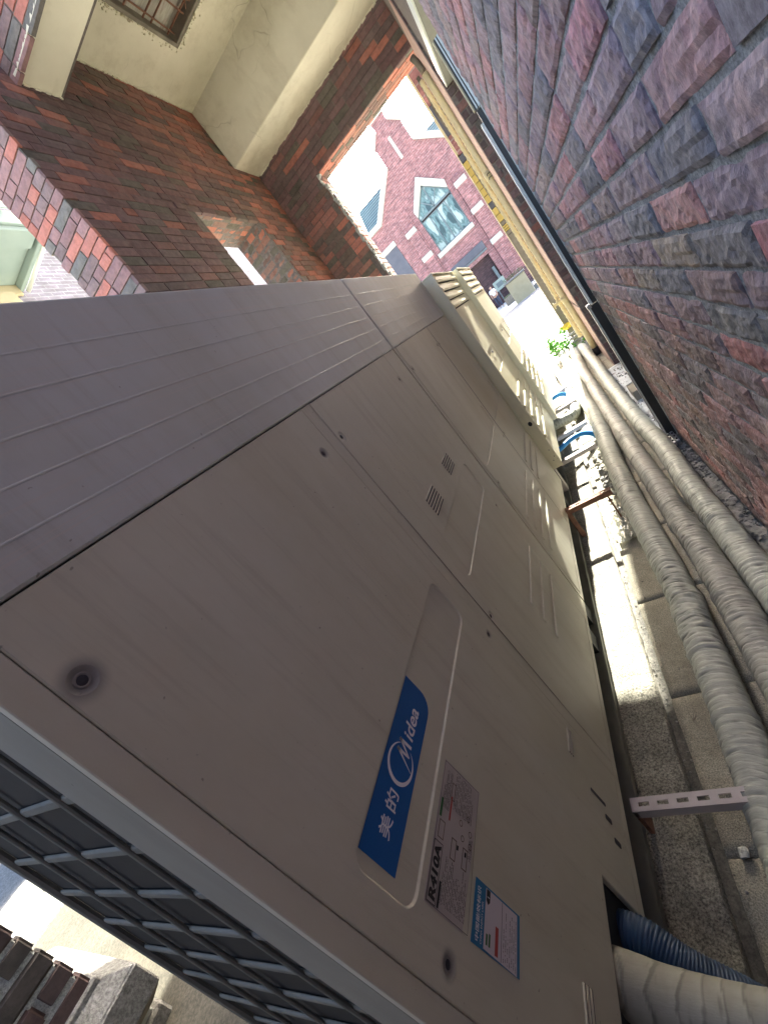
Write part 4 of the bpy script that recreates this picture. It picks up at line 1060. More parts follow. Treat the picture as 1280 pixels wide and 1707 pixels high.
tag(build(hb, 'wire_tie', 'iron'), 'dark wire tie twisted round the smooth yellow downpipe', 'wire')
# cable bundle hanging behind the pipes
cb = MB()
for k in range(4):
    cb.tube([(0.13 + 0.008 * k, 6.10, 2.2), (0.11 + 0.012 * k, 6.10, 1.8), (0.14 + 0.008 * k, 6.12, 1.4), (0.12 + 0.01 * k, 6.12, 1.1), (0.125 + 0.008 * k, 6.12, 0.6)], 0.008, 6)
tag(build(cb, 'cable_bundle', 'stone_brown', None, smooth=True), 'brown cable bundle hanging behind the tops of the yellow pipes', 'cables')

# pillar right of the opening
pl = thing('brick_pillar', 'narrow brown brick pillar between the yellow pipes and the black frame', 'pillar', (0.6, 5.3, -1.4))
build(MB().box(0.246, 0.9, 5.013, 6.19, -1.45, 3.7), 'mortar', 'mortar_dark', pl)
brick_wall(pl, (0.9, 5.0, 0), (0, -1, 0), 0.652, -1.43, 3.4, 'brick_red', pal_red, lens=(0.112, 0.075, 0.222), pitch=0.0705, H=0.060, joint=0.010, rough=0.003, grid=(4, 2), seed=51, minpx=6, limit=160)
pinkr = mottled('pink render', (0.42, 0.28, 0.22), (0.5, 0.36, 0.30), 8, 0.9, 0.5, 0.004, 50)
M_['pink'] = pinkr
build(MB().box(0.236, 0.2455, 5.004, 6.19, -0.66, 2.4), 'render_strip', 'pink', pl, 0.003)
build(MB().box(0.236, 0.2455, 5.004, 6.19, -1.40, -0.70), 'render_strip', 'pink', pl, 0.003)
# soffit beam over the side bay
sb = thing('soffit_beam', 'grey painted beam with pale side running above the brick pillar', 'beam', (0.35, 4, 1.6))
build(MB().box(0.270, 0.40, 2.92, 4.99, 1.56, 1.60), 'underside', 'duct', sb)
build(MB().box(0.256, 0.269, 2.92, 4.99, 1.56, 1.70), 'fascia', 'alu_white', sb, 0.002)
build(MB().box(0.262, 0.9, 2.9, 4.99, 1.605, 3.6), 'bulkhead', 'mortar_dark', sb)
# bay wall behind
tag(box('bay_wall', 0.9, 1.0, 2.85, 6.6, -1.45, 3.7, 'mortar_dark'), 'dark wall closing the side bay behind the pillar', 'wall')
# frame at the end of the stone wall
fr = thing('metal_frame', 'black metal door frame with thin white edge strips at the end of the brick wall', 'door frame', (0.2, 2.88, -1.4))
build(MB().box(0.203, 0.2275, 2.87, 2.90, -0.42, 0.72), 'dark_panel', 'alu_dark', fr, 0.001)
build(MB().box(0.183, 0.2275, 2.868, 2.90, -1.38, -0.425), 'dark_panel', 'alu_dark', fr, 0.001)
build(MB().box(0.187, 0.1935, 2.862, 2.90, -0.42, 0.66), 'edge_strip', 'alu_white', fr)
build(MB().box(0.1965, 0.2025, 2.864, 2.90, -0.42, 0.66), 'edge_strip', 'alu_white', fr)
build(MB().box(0.171, 0.1755, 2.862, 2.90, -1.38, -0.43), 'edge_strip', 'steel', fr)
build(MB().box(0.1785, 0.1825, 2.864, 2.90, -1.38, -0.43), 'edge_strip', 'alu_white', fr)
build(MB().box(0.2285, 0.2365, 2.850, 2.90, -1.38, 0.72), 'edge_strip', 'alu_white', fr, 0.001)
build(MB().box(0.2370, 0.252, 2.841, 2.86, -1.40, 0.9), 'sealant_bead', 'dust_white', fr, 0.003)
build(MB().box(0.192, 0.201, 2.868, 2.90, 0.725, 1.08), 'upper_rail', 'cream', fr, 0.002)
build(MB().box(0.2015, 0.209, 2.872, 2.90, 0.725, 1.08), 'upper_groove', 'alu_dark', fr)
build(MB().box(0.2095, 0.216, 2.866, 2.90, 0.725, 1.08), 'upper_rail', 'alu_white', fr, 0.001)
build(MB().box(0.2165, 0.221, 2.872, 2.90, 0.725, 1.08), 'upper_groove', 'alu_dark', fr)
build(MB().box(0.2215, 0.2365, 2.860, 2.90, 0.725, 1.08), 'upper_rail', 'alu_white', fr, 0.001)
build(MB().box(0.168, 0.190, 2.855, 2.905, -0.435, -0.41), 'latch', 'steel', fr, 0.002)

# ================================================================== floor clutter
br = thing('slotted_bracket', 'pale slotted steel bracket bridging from the cabinets to the near pipe', 'bracket', (-0.34, 0.78, -1.3))
def slotted(parent, x0, x1, y, z, w=0.036, mat='painted_channel', pitch=0.048, th=0.003):
    x = x0; m_ = MB(); hw = w / 2; sh = 0.0055
    m_.box(x0, x1, y - hw, y - sh, z - th, z); m_.box(x0, x1, y + sh, y + hw, z - th, z)
    while x < x1:
        m_.box(x, min(x + pitch * 0.42, x1), y - sh, y + sh, z - th, z); x += pitch
    build(m_, 'top_plate', mat, parent)
    build(MB().box(x0, x1, y - hw, y - hw + th, z - 0.03, z - th), 'flange', mat, parent)
slotted(br, -0.462, -0.16, 0.735, -1.285)
build(MB().box(-0.462, -0.45, 0.717, 0.753, -1.40, -1.288), 'leg', 'rust', br)
b2 = thing('slotted_bracket', 'rusty slotted bracket standing in the sunlit strip beside the cabinets', 'bracket', (-0.34, 2.2, -1.3))
slotted(b2, -0.462, -0.20, 2.25, -1.19, mat='rust')
build(MB().box(-0.462, -0.434, 2.235, 2.239, -1.39, -1.194).box(-0.462, -0.458, 2.235, 2.265, -1.39, -1.194), 'leg', 'rust', b2)
build(MB().box(-0.235, -0.228, 2.235, 2.265, -1.39, -1.194), 'leg', 'rust', b2)
b3 = thing('slotted_bracket', 'slotted bracket in full sun under the bright blue drain hose', 'bracket', (-0.34, 3.1, -1.3))
slotted(b3, -0.45, -0.19, 3.04, -1.24)
b4 = thing('slotted_bracket', 'slotted bracket just behind the bright blue drain hose', 'bracket', (-0.34, 3.6, -1.3))
slotted(b4, -0.45, -0.19, 3.62, -1.27)
b5 = thing('pipe_support', 'rusty angle supports at the foot of the farthest cabinets', 'support', (-0.34, 4.4, -1.3))
build(MB().box(-0.46, -0.20, 4.3, 4.33, -1.30, -1.27).box(-0.30, -0.28, 4.3, 4.33, -1.40, -1.30).box(-0.46, -0.22, 4.9, 4.94, -1.31, -1.27), 'angle', 'painted_channel', b5)

R = random.Random(5); rb = MB()
for k in range(950):
    y = R.uniform(0.6, 4.9); x = 0.225 - abs(R.gauss(0, 0.03)) if y < 2.86 else R.uniform(0.14, 0.34)
    s = R.uniform(0.003, 0.014); rock(rb, (x, y, -1.392 + s * 0.3), s, R)
for k in range(60):
    y = R.uniform(2.3, 3.4); rock(rb, (R.uniform(-0.26, -0.20), y, -1.385), R.uniform(0.006, 0.022), R)
for k in range(260):
    x = R.gauss(-0.32, 0.02); rock(rb, (x, R.uniform(0.6, 5), -1.405), R.uniform(0.002, 0.005), R)
for k in range(120):
    rock(rb, (R.uniform(-0.44, 0.0), R.uniform(0.5, 5), -1.394), R.uniform(0.0012, 0.004), R)
tag(build(rb, 'rubble', 'rubble'), 'loose grit and rubble along the foot of the walls', 'rubble', kind='stuff')
ds = rough_sheet('plaster_spill', 0.165, 0.60, 2.95, 4.98, -1.386, 'dust_white', 0.004, 0.02, 0.02, None, None)
tag(ds, 'white plaster spill on the floor at the foot of the black frame', 'plaster spill')
rs_ = rough_sheet('mortar_fillet', 0.175, 0.226, 0.4, 2.95, -1.385, 'rubble', 0.006, 0.012, 0.012, None, None)
tag(rs_, 'grey lumpy mortar fillet along the foot of the right brick wall', 'mortar')
bb = thing('loose_brick', 'single dark brick standing against the wrapped pipes beside the white spill', 'brick', (0.20, 3.85, -1.36))
build(MB().box(0.182, 0.232, 3.72, 3.95, -1.385, -1.30), 'brick', 'stone_brown', bb, 0.004)
build(MB().box(0.182, 0.232, 3.93, 3.965, -1.298, -1.290), 'mortar_cap', 'dust_white', bb, 0.002)
cj = thing('junction_connector', 'pale metal multi-way connector lying on rubble at the wall foot', 'connector', (0.19, 2.78, -1.35))
for k in range(3):
    o = build(MB().box(0.150 + 0.022 * k, 0.168 + 0.022 * k, 2.70, 2.86, -1.375, -1.345), 'terminal', 'steel', cj, 0.003)
    for q in range(3):
        build(MB().tube([(0.159 + 0.022 * k, 2.73 + q * 0.045, -1.346), (0.159 + 0.022 * k, 2.73 + q * 0.045, -1.338)], 0.005, 8), 'clamp_screw', 'screw', o)
for (x, y, s, lab) in ((-0.262, 0.665, 0.014, 'small pale chip of stone in the open on the slab near the gutter'), (-0.205, 0.655, 0.012, 'small round pale pebble touching the near wrapped pipe')):
    m_ = MB(); rock(m_, (x, y, -1.388), s, R, 2); tag(build(m_, 'stone_chip', 'white_stone'), lab, 'stone')
m_ = MB()
for k in range(5):
    a = R.uniform(0, 6); m_.tube([(-0.262, 1.02, -1.394), (-0.262 + 0.018 * math.cos(a), 1.02 + 0.03 * math.sin(a), -1.390)], [0.0012, 0.0006], 5)
tag(build(m_, 'twig', 'stone_brown'), 'tiny dry twig lying on a slab joint', 'twig')
# crumpled clear sheet by the bracket
V, F = [], []
nx, ny = 14, 18
for j in range(ny):
    for i in range(nx):
        u, v = i / (nx - 1), j / (ny - 1)
        V.append((-0.29 + 0.10 * u + 0.012 * noise.noise(Vector((u * 3, v * 3, 1))), 2.02 + 0.34 * v, -1.385 + 0.03 * abs(noise.fractal(Vector((u * 4, v * 5, 2)), 0.8, 2, 4))))
for j in range(ny - 1):
    for i in range(nx - 1): a = j * nx + i; F.append((a, a + 1, a + nx + 1, a + nx))
me = bpy.data.meshes.new('plastic_sheet'); me.from_pydata(V, [], F)
m, t, b = nodes('thin milky plastic'); b.inputs['Base Color'].default_value = (0.6, 0.6, 0.5, 1); b.inputs['Roughness'].default_value = 0.25; b.inputs['Transmission Weight'].default_value = 0.5
bump(t, b, noise_tex(t, pos(t), 60, 5, 0.6), 0.5, 0.004)
M_['milky'] = m
tag(link('plastic_sheet', me, None, 'milky'), 'crumpled milky plastic sheet tucked under the wrapped pipe', 'plastic sheet')

# plant, yellow bag and coiled hose at the far end of the pipes
pt = thing('weed', 'bright green leafy weed growing where the wrapped pipes leave the passage', 'plant', (-0.14, 6.9, -1.4))
R = random.Random(3)
st_ = MB(); leaves = []
for k in range(26):
    b0 = Vector((-0.12 + R.uniform(-.09, .10), 6.85 + R.uniform(-.2, .2), -1.38)); tip = b0 + Vector((R.uniform(-.14, .06), R.uniform(-.12, .12), R.uniform(.14, .34)))
    st_.tube([b0, (b0 + tip) / 2 + Vector((R.uniform(-.02, .02), 0, .02)), tip], 0.0035, 5)
    for q in range(7): leaves.append(b0.lerp(tip, R.uniform(.35, 1.05)) + Vector((R.uniform(-.04, .04), R.uniform(-.04, .04), R.uniform(-.02, .03))))
build(st_, 'stem', 'leaf', pt)
for k in range(20): leaves.append(Vector((R.uniform(0.0, 0.16), R.uniform(6.5, 6.9), R.uniform(-1.34, -1.22))))
def leaf_mesh(L, W):
    vs_ = [(0, 0, 0), (L * .35, W * .5, L * .06), (L * .7, W * .4, L * .04), (L, 0, -L * .08), (L * .7, -W * .4, L * .04), (L * .35, -W * .5, L * .06), (L * .5, 0, 0)]
    me = bpy.data.meshes.new('leaf'); me.from_pydata(vs_, [], [(0, 6, 1), (1, 6, 2), (2, 6, 3), (3, 6, 4), (4, 6, 5), (5, 6, 0)]); set_tone(me); me.materials.append(M_['leaf']); return me
lm = [leaf_mesh(0.068, 0.05), leaf_mesh(0.05, 0.04)]
for p in leaves:
    o = bpy.data.objects.new('leaf', R.choice(lm)); C.objects.link(o); o.parent = pt
    o.location = p - Vector(pt.location); o.rotation_euler = (R.uniform(-.8, .8), R.uniform(-.9, .5), R.uniform(0, 6.3))
bgm = MB(); rock(bgm, (0.075, 7.2, -1.10), 0.075, R, 3)
tag(build(bgm, 'plastic_bag', 'yellow_bag', smooth=True), 'crumpled bright yellow plastic bag beside the ribbed yellow pipe', 'bag')
cpts = []
for k in range(90):
    a = k * 0.28; cpts.append((0.10 + 0.062 * math.cos(a) , 6.75 + 0.10 * math.sin(a), -1.36 + 0.0026 * k))
corrugated('coiled_hose', 'coil of white ribbed hose heaped at the foot of the ribbed yellow pipe', cpts, 0.014, 'white_stone', 0.02, 0.003, step=0.006, n=8)

# ================================================================== LEFT YARD: masonry pier and neighbour building
mp = thing('stone_pier', 'brick pier on a moulded stone base behind the coil guard', 'pier', (-2.9, -0.4, -1.4))
X0 = -2.60
def pier_prism(x, y, z0_, z1_, mat, name, b_=0.006, x2=None, y2=None):
    m_ = MB(); x2 = x if x2 is None else x2; y2 = y if y2 is None else y2
    lo = [(X0 - 0.9, -1.6, z0_), (x, -1.6, z0_), (x, y, z0_), (X0 - 0.9, y, z0_)]; hi = [(X0 - 0.9, -1.6, z1_), (x2, -1.6, z1_), (x2, y2, z1_), (X0 - 0.9, y2, z1_)]
    m_.v += lo + hi; m_.f += [(0, 3, 2, 1), (4, 5, 6, 7), (0, 1, 5, 4), (1, 2, 6, 5), (2, 3, 7, 6), (3, 0, 4, 7)]
    return build(m_, name, mat, mp, b_)
pier_prism(X0 - 0.012, 0.138, -1.02, 1.5, 'mortar', 'core')
brick_wall(mp, (X0, -1.6, 0), (1, 0, 0), 1.755, -1.04, 0.0, 'brick_red', lambda R, c, r, u: tuple(x * (0.8 + .4 * R.random()) for x in R.choice([(0.085, 0.05, 0.045), (0.07, 0.045, 0.042), (0.045, 0.048, 0.04)])),
           lens=(0.222, 0.112), pitch=0.098, H=0.088, joint=0.010, rough=0.004, grid=(6, 4), seed=61, u0=0.0, limit=30, jit=0.002) if False else None
# bricks of the pier (corner bricks with rounded ends)
R = random.Random(61)
zz = -0.20; 
while zz > -1.06:
    y = 0.152; 
    while y > -0.5:
        L = R.choice((0.22, 0.11)) if y > 0.1 else 0.22
        o = build(MB().box(X0 - 0.10, X0 + R.uniform(-.003, .003), y - L, y, zz - 0.088, zz), 'brick', 'brick_red', mp, 0.012, 3)
        fs_ = R.uniform(.8, 1.2); o.color = (*[c * fs_ for c in R.choice([(0.075, 0.045, 0.042), (0.06, 0.042, 0.04), (0.05, 0.046, 0.040)])], 1)
        y -= L + 0.012
    zz -= 0.098
pier_prism(X0 + 0.02, 0.165, -1.10, -1.045, 'stone', 'stone_course')
pier_prism(X0 + 0.10, 0.235, -1.13, -1.07, 'stone', 'weathered_slope', 0.004, X0 + 0.02, 0.17)
pier_prism(X0 + 0.105, 0.24, -1.27, -1.131, 'stone', 'moulding', 0.006)
pier_prism(X0 + 0.02, 0.19, -1.33, -1.272, 'stone_brown', 'under_moulding', 0.006, X0 + 0.10, 0.235)
pier_prism(X0 + 0.0, 0.17, -1.36, -1.332, 'white_stone', 'joint')
pier_prism(X0 + 0.02, 0.20, -1.50, -1.362, 'stone', 'base_panel', 0.01)

nb = thing('neighbour_building', 'mauve brick building with pale balcony seen through the left opening', 'building', (-6.5, 8, -1.4))
build(MB().box(-8, -6.3, 1.0, 22, -1.45, 9.5), 'wall', 'far_brick_x', nb)
build(MB().box(-6.295, -5.02, 2.0, 5.95, 5.08, 5.30), 'balcony_slab', 'balcony', nb, 0.01)
build(MB().box(-5.40, -5.06, 2.0, 5.90, 5.00, 5.079), 'balcony_beam', 'balcony', nb, 0.01)
build(MB().box(-6.295, -5.02, 5.955, 6.03, 4.98, 5.30), 'balcony_edge', 'balcony', nb, 0.008)
build(MB().box(-6.295, -6.24, 2.0, 5.95, 4.90, 5.078), 'ledge', 'cream', nb, 0.006)
build(MB().tube([(-6.25, 6.07, 4.96), (-5.0, 6.07, 5.01)], 0.035, 10), 'gutter_pipe', 'alu_white', nb, smooth=True)
build(MB().box(-6.297, -5.9, 2.2, 5.5, 3.4, 4.70), 'bay_block', 'cream', nb, 0.01)
build(MB().box(-5.0, -4.98, 2.0, 5.9, 5.30, 6.2), 'balcony_parapet', 'balcony', nb, 0.004)

# ================================================================== ANNEX beyond the opening, right
an = thing('annex_wall', 'narrow wall with cream corner and yellow window panels seen beyond the yellow pipes', 'wall', (0.5, 7.3, -1.4))
K = 1.0; xa, yb = 0.066, 7.2  # set here and raised beyond its visible part to shade the floor pipes
build(MB().box(xa, xa + 0.028, yb, yb + 0.3, 1.62 * K, 3.6 * K), 'corner_trim', 'cream', an, 0.01)
build(MB().box(xa, xa + 0.010, yb, yb + 0.3, -1.45, 1.618 * K), 'corner_trim', 'cream', an, 0.006)
bands = [(-1.44, 0.42, 'stone_brown'), (0.42, 0.475, 'stone_brown'), (0.565, 0.62, 'stone_brown'), (0.82, 0.905, 'garage'), (1.50, 1.60, 'garage'), (1.60, 1.86, 'far_brick'), (1.86, 2.27, 'garage'), (2.27, 3.6, 'far_brick')]
for z0_, z1_, mt in bands:
    build(MB().box(xa + (0.0285 if z0_ > 1.59 else 0.0105), 0.8, yb + 0.012, yb + 0.29, z0_ * K + 0.004, z1_ * K - 0.004), 'wall_band', mt, an)
for (z0_, z1_, n) in ((0.905, 1.50, 6), (0.62, 0.82, 2), (0.475, 0.565, 3)):
    h = (z1_ - z0_) / n
    for k in range(n): build(MB().box(xa + 0.011, 0.42, yb + 0.006, yb + 0.26, (z0_ + k * h) * K + 0.004, (z0_ + (k + 1) * h) * K - 0.004), 'yellow_panel', 'yellow', an, 0.002)
    build(MB().box(xa + 0.0105, 0.5, yb + 0.03, yb + 0.25, z0_ * K, z1_ * K), 'panel_backing', 'iron', an)

# ================================================================== FAR HOUSE (about 40 m away)
FY = 40.0
hs = thing('brick_house', 'pink red brick gabled house with a pointed window facing the passage', 'house', (-3, FY, -1.45))
def wallpoly(outer, holes, y, depth, mat, name, parent, bev=0):
    co, ed = [], []
    def add(p):
        i = len(co); co.extend(Vector(q) for q in p); ed.extend((i + k, i + (k + 1) % len(p)) for k in range(len(p)))
    add(outer)
    for h in holes: add(h)
    v2, e2, f2, ov, oe, of = delaunay_2d_cdt(co, ed, [], 0, 1e-5)
    def inside(p, poly):
        c = False; n = len(poly)
        for k in range(n):
            (x1, y1), (x2, y2) = poly[k], poly[(k + 1) % n]
            if (y1 > p[1]) != (y2 > p[1]) and p[0] < (x2 - x1) * (p[1] - y1) / (y2 - y1) + x1: c = not c
        return c
    F = []
    for f_ in f2:
        cx_ = sum(v2[i].x for i in f_) / len(f_); cy_ = sum(v2[i].y for i in f_) / len(f_)
        if inside((cx_, cy_), outer) and not any(inside((cx_, cy_), h) for h in holes): F.append(tuple(f_))
    n = len(v2); m_ = MB()
    m_.v = [(p.x, y, p.y) for p in v2] + [(p.x, y + depth, p.y) for p in v2]
    m_.f = F + [tuple(n + i for i in reversed(f_)) for f_ in F]
    from collections import Counter
    ec = Counter()
    for f_ in F:
        for k in range(len(f_)): ec[frozenset((f_[k], f_[(k + 1) % len(f_)]))] += 1
    for e_, c in ec.items():
        if c == 1: a, b_ = tuple(e_); m_.f.append((a, b_, n + b_, n + a))
    return build(m_, name, mat, parent, bev)
gx = -2.70
outer = [(-6.68, -1.45), (-6.68, 9.75), (-4.0, 12.05), (-3.98, 13.6), (-3.27, 14.3), (-3.27, 15.0), (-2.14, 15.0), (-2.14, 14.3), (-1.42, 13.6), (-1.40, 12.05), (1.3, 9.75), (1.3, -1.45)]
win = [(-4.16, 4.95), (-1.22, 4.95), (-1.22, 7.98), (-2.70, 9.52), (-4.16, 7.98)]
slot_ = [(-2.80, 11.75), (-2.58, 11.75), (-2.58, 13.45), (-2.80, 13.45)]
door_ = [(-4.25, -1.449), (-1.36, -1.449), (-1.36, 2.38), (-4.25, 2.38)]
wallpoly(outer, [win, door_], FY, 0.35, 'far_brick', 'front_wall', hs)
build(MB().box(-6.6, 1.2, FY + 0.4, FY + 12, -1.45, 9.5), 'body', 'far_brick_dark', hs)
def coping(pts, w, y0, y1, name='coping', mat='white_stone'):
    for (a, b_) in zip(pts[:-1], pts[1:]):
        a = Vector(a); b_ = Vector(b_); d = (b_ - a).normalized(); n_ = Vector((-d.y, d.x))
        if n_.y < 0: n_ = -n_
        build(MB().prism([tuple(a - n_ * 0.06), tuple(b_ - n_ * 0.06), tuple(b_ + n_ * (w - 0.06)), tuple(a + n_ * (w - 0.06))], 1, y0, y1), name, mat, hs, 0.02)
coping([(-6.75, 9.7), (-4.0, 12.1)], 0.42, FY - 0.15, FY + 0.5)
coping([(-1.40, 12.1), (1.3, 9.75)], 0.42, FY - 0.15, FY + 0.5)
coping([(-4.05, 13.60), (-3.30, 14.36)], 0.30, FY - 0.12, FY + 0.5)
coping([(-2.10, 14.36), (-1.36, 13.60)], 0.30, FY - 0.12, FY + 0.5)
coping([(-3.35, 15.0), (-2.06, 15.0)], 0.35, FY - 0.12, FY + 0.5)
build(MB().box(-2.80, -2.58, FY - 0.05, FY - 0.002, 11.78, 13.45), 'stone_slot', 'white_stone', hs, 0.01)
# window surround
for a, b_ in ((((-4.18, 8.55), (-2.70, 10.2)), ((-4.16, 7.98), (-2.70, 9.50))), (((-2.70, 10.2), (-1.12, 8.55)), ((-2.70, 9.50), (-1.22, 7.98)))):
    build(MB().prism([a[0], a[1], b_[1], b_[0]], 1, FY - 0.10, FY + 0.20), 'window_hood', 'white_stone', hs, 0.02)
build(MB().box(-4.48, -1.10, FY - 0.16, FY + 0.2, 4.58, 4.94), 'window_sill', 'white_stone', hs, 0.02)
wn = build(MB().prism([(-4.16, 4.95), (-1.22, 4.95), (-1.22, 5.02), (-4.16, 5.02)], 1, FY + 0.10, FY + 0.18), 'window', 'frame_grey', hs)
fm = MB()
def bar(mb, a, b_, w=0.07):
    a = Vector(a); b_ = Vector(b_); d = (b_ - a).normalized(); n_ = Vector((-d.y, d.x)) * w / 2
    mb.prism([tuple(a - n_), tuple(b_ - n_), tuple(b_ + n_), tuple(a + n_)], 1, FY + 0.09, FY + 0.18)
for a, b_, w_ in (((-4.13, 4.95), (-4.13, 7.98), .08), ((-1.25, 4.95), (-1.25, 7.98), .08), ((-4.13, 7.95), (-2.7, 9.46), .08), ((-2.7, 9.46), (-1.25, 7.95), .08), ((-4.13, 7.72), (-1.25, 7.72), .14), ((-4.13, 7.5), (-1.25, 7.5), .06),
             ((-3.42, 5.0), (-3.42, 7.5), .07), ((-2.7, 5.0), (-2.7, 7.5), .09), ((-1.95, 5.0), (-1.95, 7.5), .07), ((-2.7, 7.75), (-2.7, 9.46), .08), ((-2.7, 7.8), (-1.96, 8.7), .07), ((-2.7, 7.8), (-3.42, 8.7), .07)):
    q = MB(); bar(q, a, b_, w_); build(q, 'glazing_bar', 'frame_grey', wn)
for (x0, x1) in ((-4.10, -3.46), (-3.38, -2.75), (-2.65, -1.99), (-1.91, -1.28)):
    build(MB().box(x0, x1, FY + 0.125, FY + 0.14, 5.02, 7.47), 'pane', 'glass', wn)
build(MB().prism([(-4.10, 7.8), (-2.75, 7.8), (-2.75, 9.36), (-4.10, 7.96)], 1, FY + 0.125, FY + 0.14), 'pane', 'glass', wn)
build(MB().prism([(-2.65, 7.8), (-1.28, 7.8), (-1.28, 7.96), (-2.65, 9.36)], 1, FY + 0.125, FY + 0.14), 'pane', 'glass', wn)
# pilasters with quoins
for (x0, x1, zs) in ((-5.62, -4.74, (7.6, 5.4, 2.8)), (-0.74, 0.14, (7.6, 5.4, 2.8))):
    build(MB().box(x0, x1, FY - 0.14, FY - 0.002, -1.4, 8.1), 'pilaster', 'far_brick', hs, 0.01)
    for z_ in zs: build(MB().box(x0 - 0.05, x1 + 0.05, FY - 0.20, FY - 0.003, z_ - 0.2, z_ + 0.2), 'quoin', 'white_stone', hs, 0.02)
build(MB().box(-4.72, -4.60, FY - 0.08, FY - 0.002, -1.4, 9.2).box(-0.90, -0.80, FY - 0.08, FY - 0.002, -1.4, 9.2), 'pilaster_edge', 'far_brick', hs)
build(MB().box(-4.28, -1.24, FY - 0.12, FY - 0.002, 2.82, 3.42), 'signboard', 'garage', hs, 0.02)
build(MB().box(-4.28, -1.24, FY - 0.08, FY - 0.002, 2.66, 2.80), 'signboard_ledge', 'frame_grey', hs, 0.01)
build(MB().box(-4.25, -1.36, FY + 0.36, FY + 0.39, -1.45, 2.4), 'porch_wall', 'far_brick_dark', hs)
build(MB().box(-1.72, -1.50, FY - 0.06, FY + 0.2, 0.05, 1.35), 'door_leaf', 'frame_grey', hs, 0.01)
# low wing with shutter and roof
build(MB().box(-8.35, -6.69, FY + 0.02, FY + 8, -1.45, 9.62), 'side_wing', 'far_brick', hs)
build(MB().box(-8.40, -6.69, FY - 0.14, FY + 0.3, 9.64, 10.04), 'wing_coping', 'white_stone', hs, 0.02)
build(MB().box(-8.40, -6.64, FY - 0.10, FY - 0.003, 7.8, 8.2), 'lintel', 'white_stone', hs, 0.02)
build(MB().box(-8.36, -6.70, FY - 0.02, FY + 0.015, -1.4, 7.78), 'shutter', 'garage', hs)
def roof(x0, x1, z0_, z1_, y0, y1, skew):
    rf = build(MB().quad([(x0, y0, z0_), (x1, y0, z0_), (x1 + skew, y1, z1_), (x0 + skew * 1.0, y1, z1_)]).quad([(x0, y0 + .02, z0_ - .1), (x1, y0 + .02, z0_ - .1), (x1 + skew, y1 + .02, z1_ - .1), (x0 + skew, y1 + .02, z1_ - .1)]), 'roof', 'roof', hs)
    n = int((x1 - x0) / 0.34)
    return rf
def roof_rows(x0, x1, zlo, zhi, y0, y1, n):
    rf = build(MB().prism([(y0, zlo - .1), (y0, zlo), (y1, zhi), (y1, zhi - .1)], 0, x0, x1), 'roof', 'roof', hs)
    for k in range(n):
        a = (k + .5) / n; z_ = zlo + (zhi - zlo) * a; y_ = y0 + (y1 - y0) * a
        build(MB().box(x0 + 0.02, x1 - 0.02, y_ - 0.09, y_ + 0.02, z_ - 0.02, z_ + 0.075), 'tile_row', 'roof_light', rf)
roof_rows(-8.15, -4.2, 10.02, 12.45, FY + 0.6, FY + 2.8, 11)
roof_rows(-1.2, 3.0, 10.6, 12.6, FY + 0.8, FY + 2.8, 10)

# planter wall, iron fence, sign, person
pw = thing('planter_wall', 'beige rendered planter wall with clipped hedge on top', 'wall', (-0.4, 26, -1.5))
build(MB().box(-1.04, 0.03, 26, 26.9, -1.5, -0.30), 'wall', 'cream', pw, 0.02)
build(MB().box(-1.12, 0.10, 25.93, 27.0, -0.298, -0.20), 'capstone', 'stone', pw, 0.02)
e = MB(); R = random.Random(6)
for k in range(500):
    x, y, z_ = R.uniform(-1.05, 0.05), R.uniform(26.1, 26.8), -0.2 + R.random() * 0.2; s = 0.03
    d = Vector((R.uniform(-1, 1), R.uniform(-1, 1), R.uniform(-1, 1))) * s; d2 = Vector((R.uniform(-1, 1), R.uniform(-1, 1), R.uniform(-1, 1))) * s
    e.quad([(x, y, z_), tuple(Vector((x, y, z_)) + d), tuple(Vector((x, y, z_)) + d + d2), tuple(Vector((x, y, z_)) + d2)])
build(e, 'hedge', 'hedge', pw, kind='stuff')
fc = thing('iron_fence', 'dark wrought iron fence beside the beige planter wall', 'fence', (0.5, 26.2, -1.5))
build(MB().box(0.04, 1.6, 26.1, 26.4, -1.5, -1.18), 'base', 'stone', fc, 0.01)
for z_ in (-1.0, -0.62, -0.25): build(MB().box(0.04, 1.6, 26.18, 26.22, z_, z_ + 0.04), 'rail', 'iron', fc)
for k in range(14):
    x = 0.06 + k * 0.11; build(MB().tube([(x, 26.2, -1.17), (x, 26.2, -0.12)], 0.014, 6), 'bar', 'iron', fc)
    build(MB().tube([(x + .055, 26.2, -0.82), (x + .095, 26.2, -0.9), (x + .055, 26.2, -0.98), (x + .015, 26.2, -0.9), (x + .055, 26.2, -0.82)], 0.01, 5), 'scroll', 'iron', fc)
sg = thing('notice_board', 'pale green notice board standing behind the walking person', 'notice board', (-1.5, 33, -1.45))
build(MB().box(-1.92, -1.12, 33, 33.08, -0.35, 0.28), 'board', 'balcony', sg, 0.01)
build(MB().box(-1.85, -1.79, 33.0, 33.06, -1.45, -0.352).box(-1.25, -1.19, 33.0, 33.06, -1.45, -0.352), 'post', 'frame_grey', sg)
build(MB().box(-1.75, -1.30, 32.99, 32.999, -0.18, 0.12), 'notice', 'frame_grey', sg)
bx = thing('planter_box', 'low brown planter box on the street near the walking person', 'planter', (-1.3, 31, -1.45))
build(MB().box(-1.75, -0.95, 31, 31.7, -1.45, -0.95), 'box', 'stone_brown', bx, 0.02)
build(MB().box(-1.72, -0.98, 31.05, 31.65, -0.949, -0.90), 'soil', 'hedge', bx, 0.01)

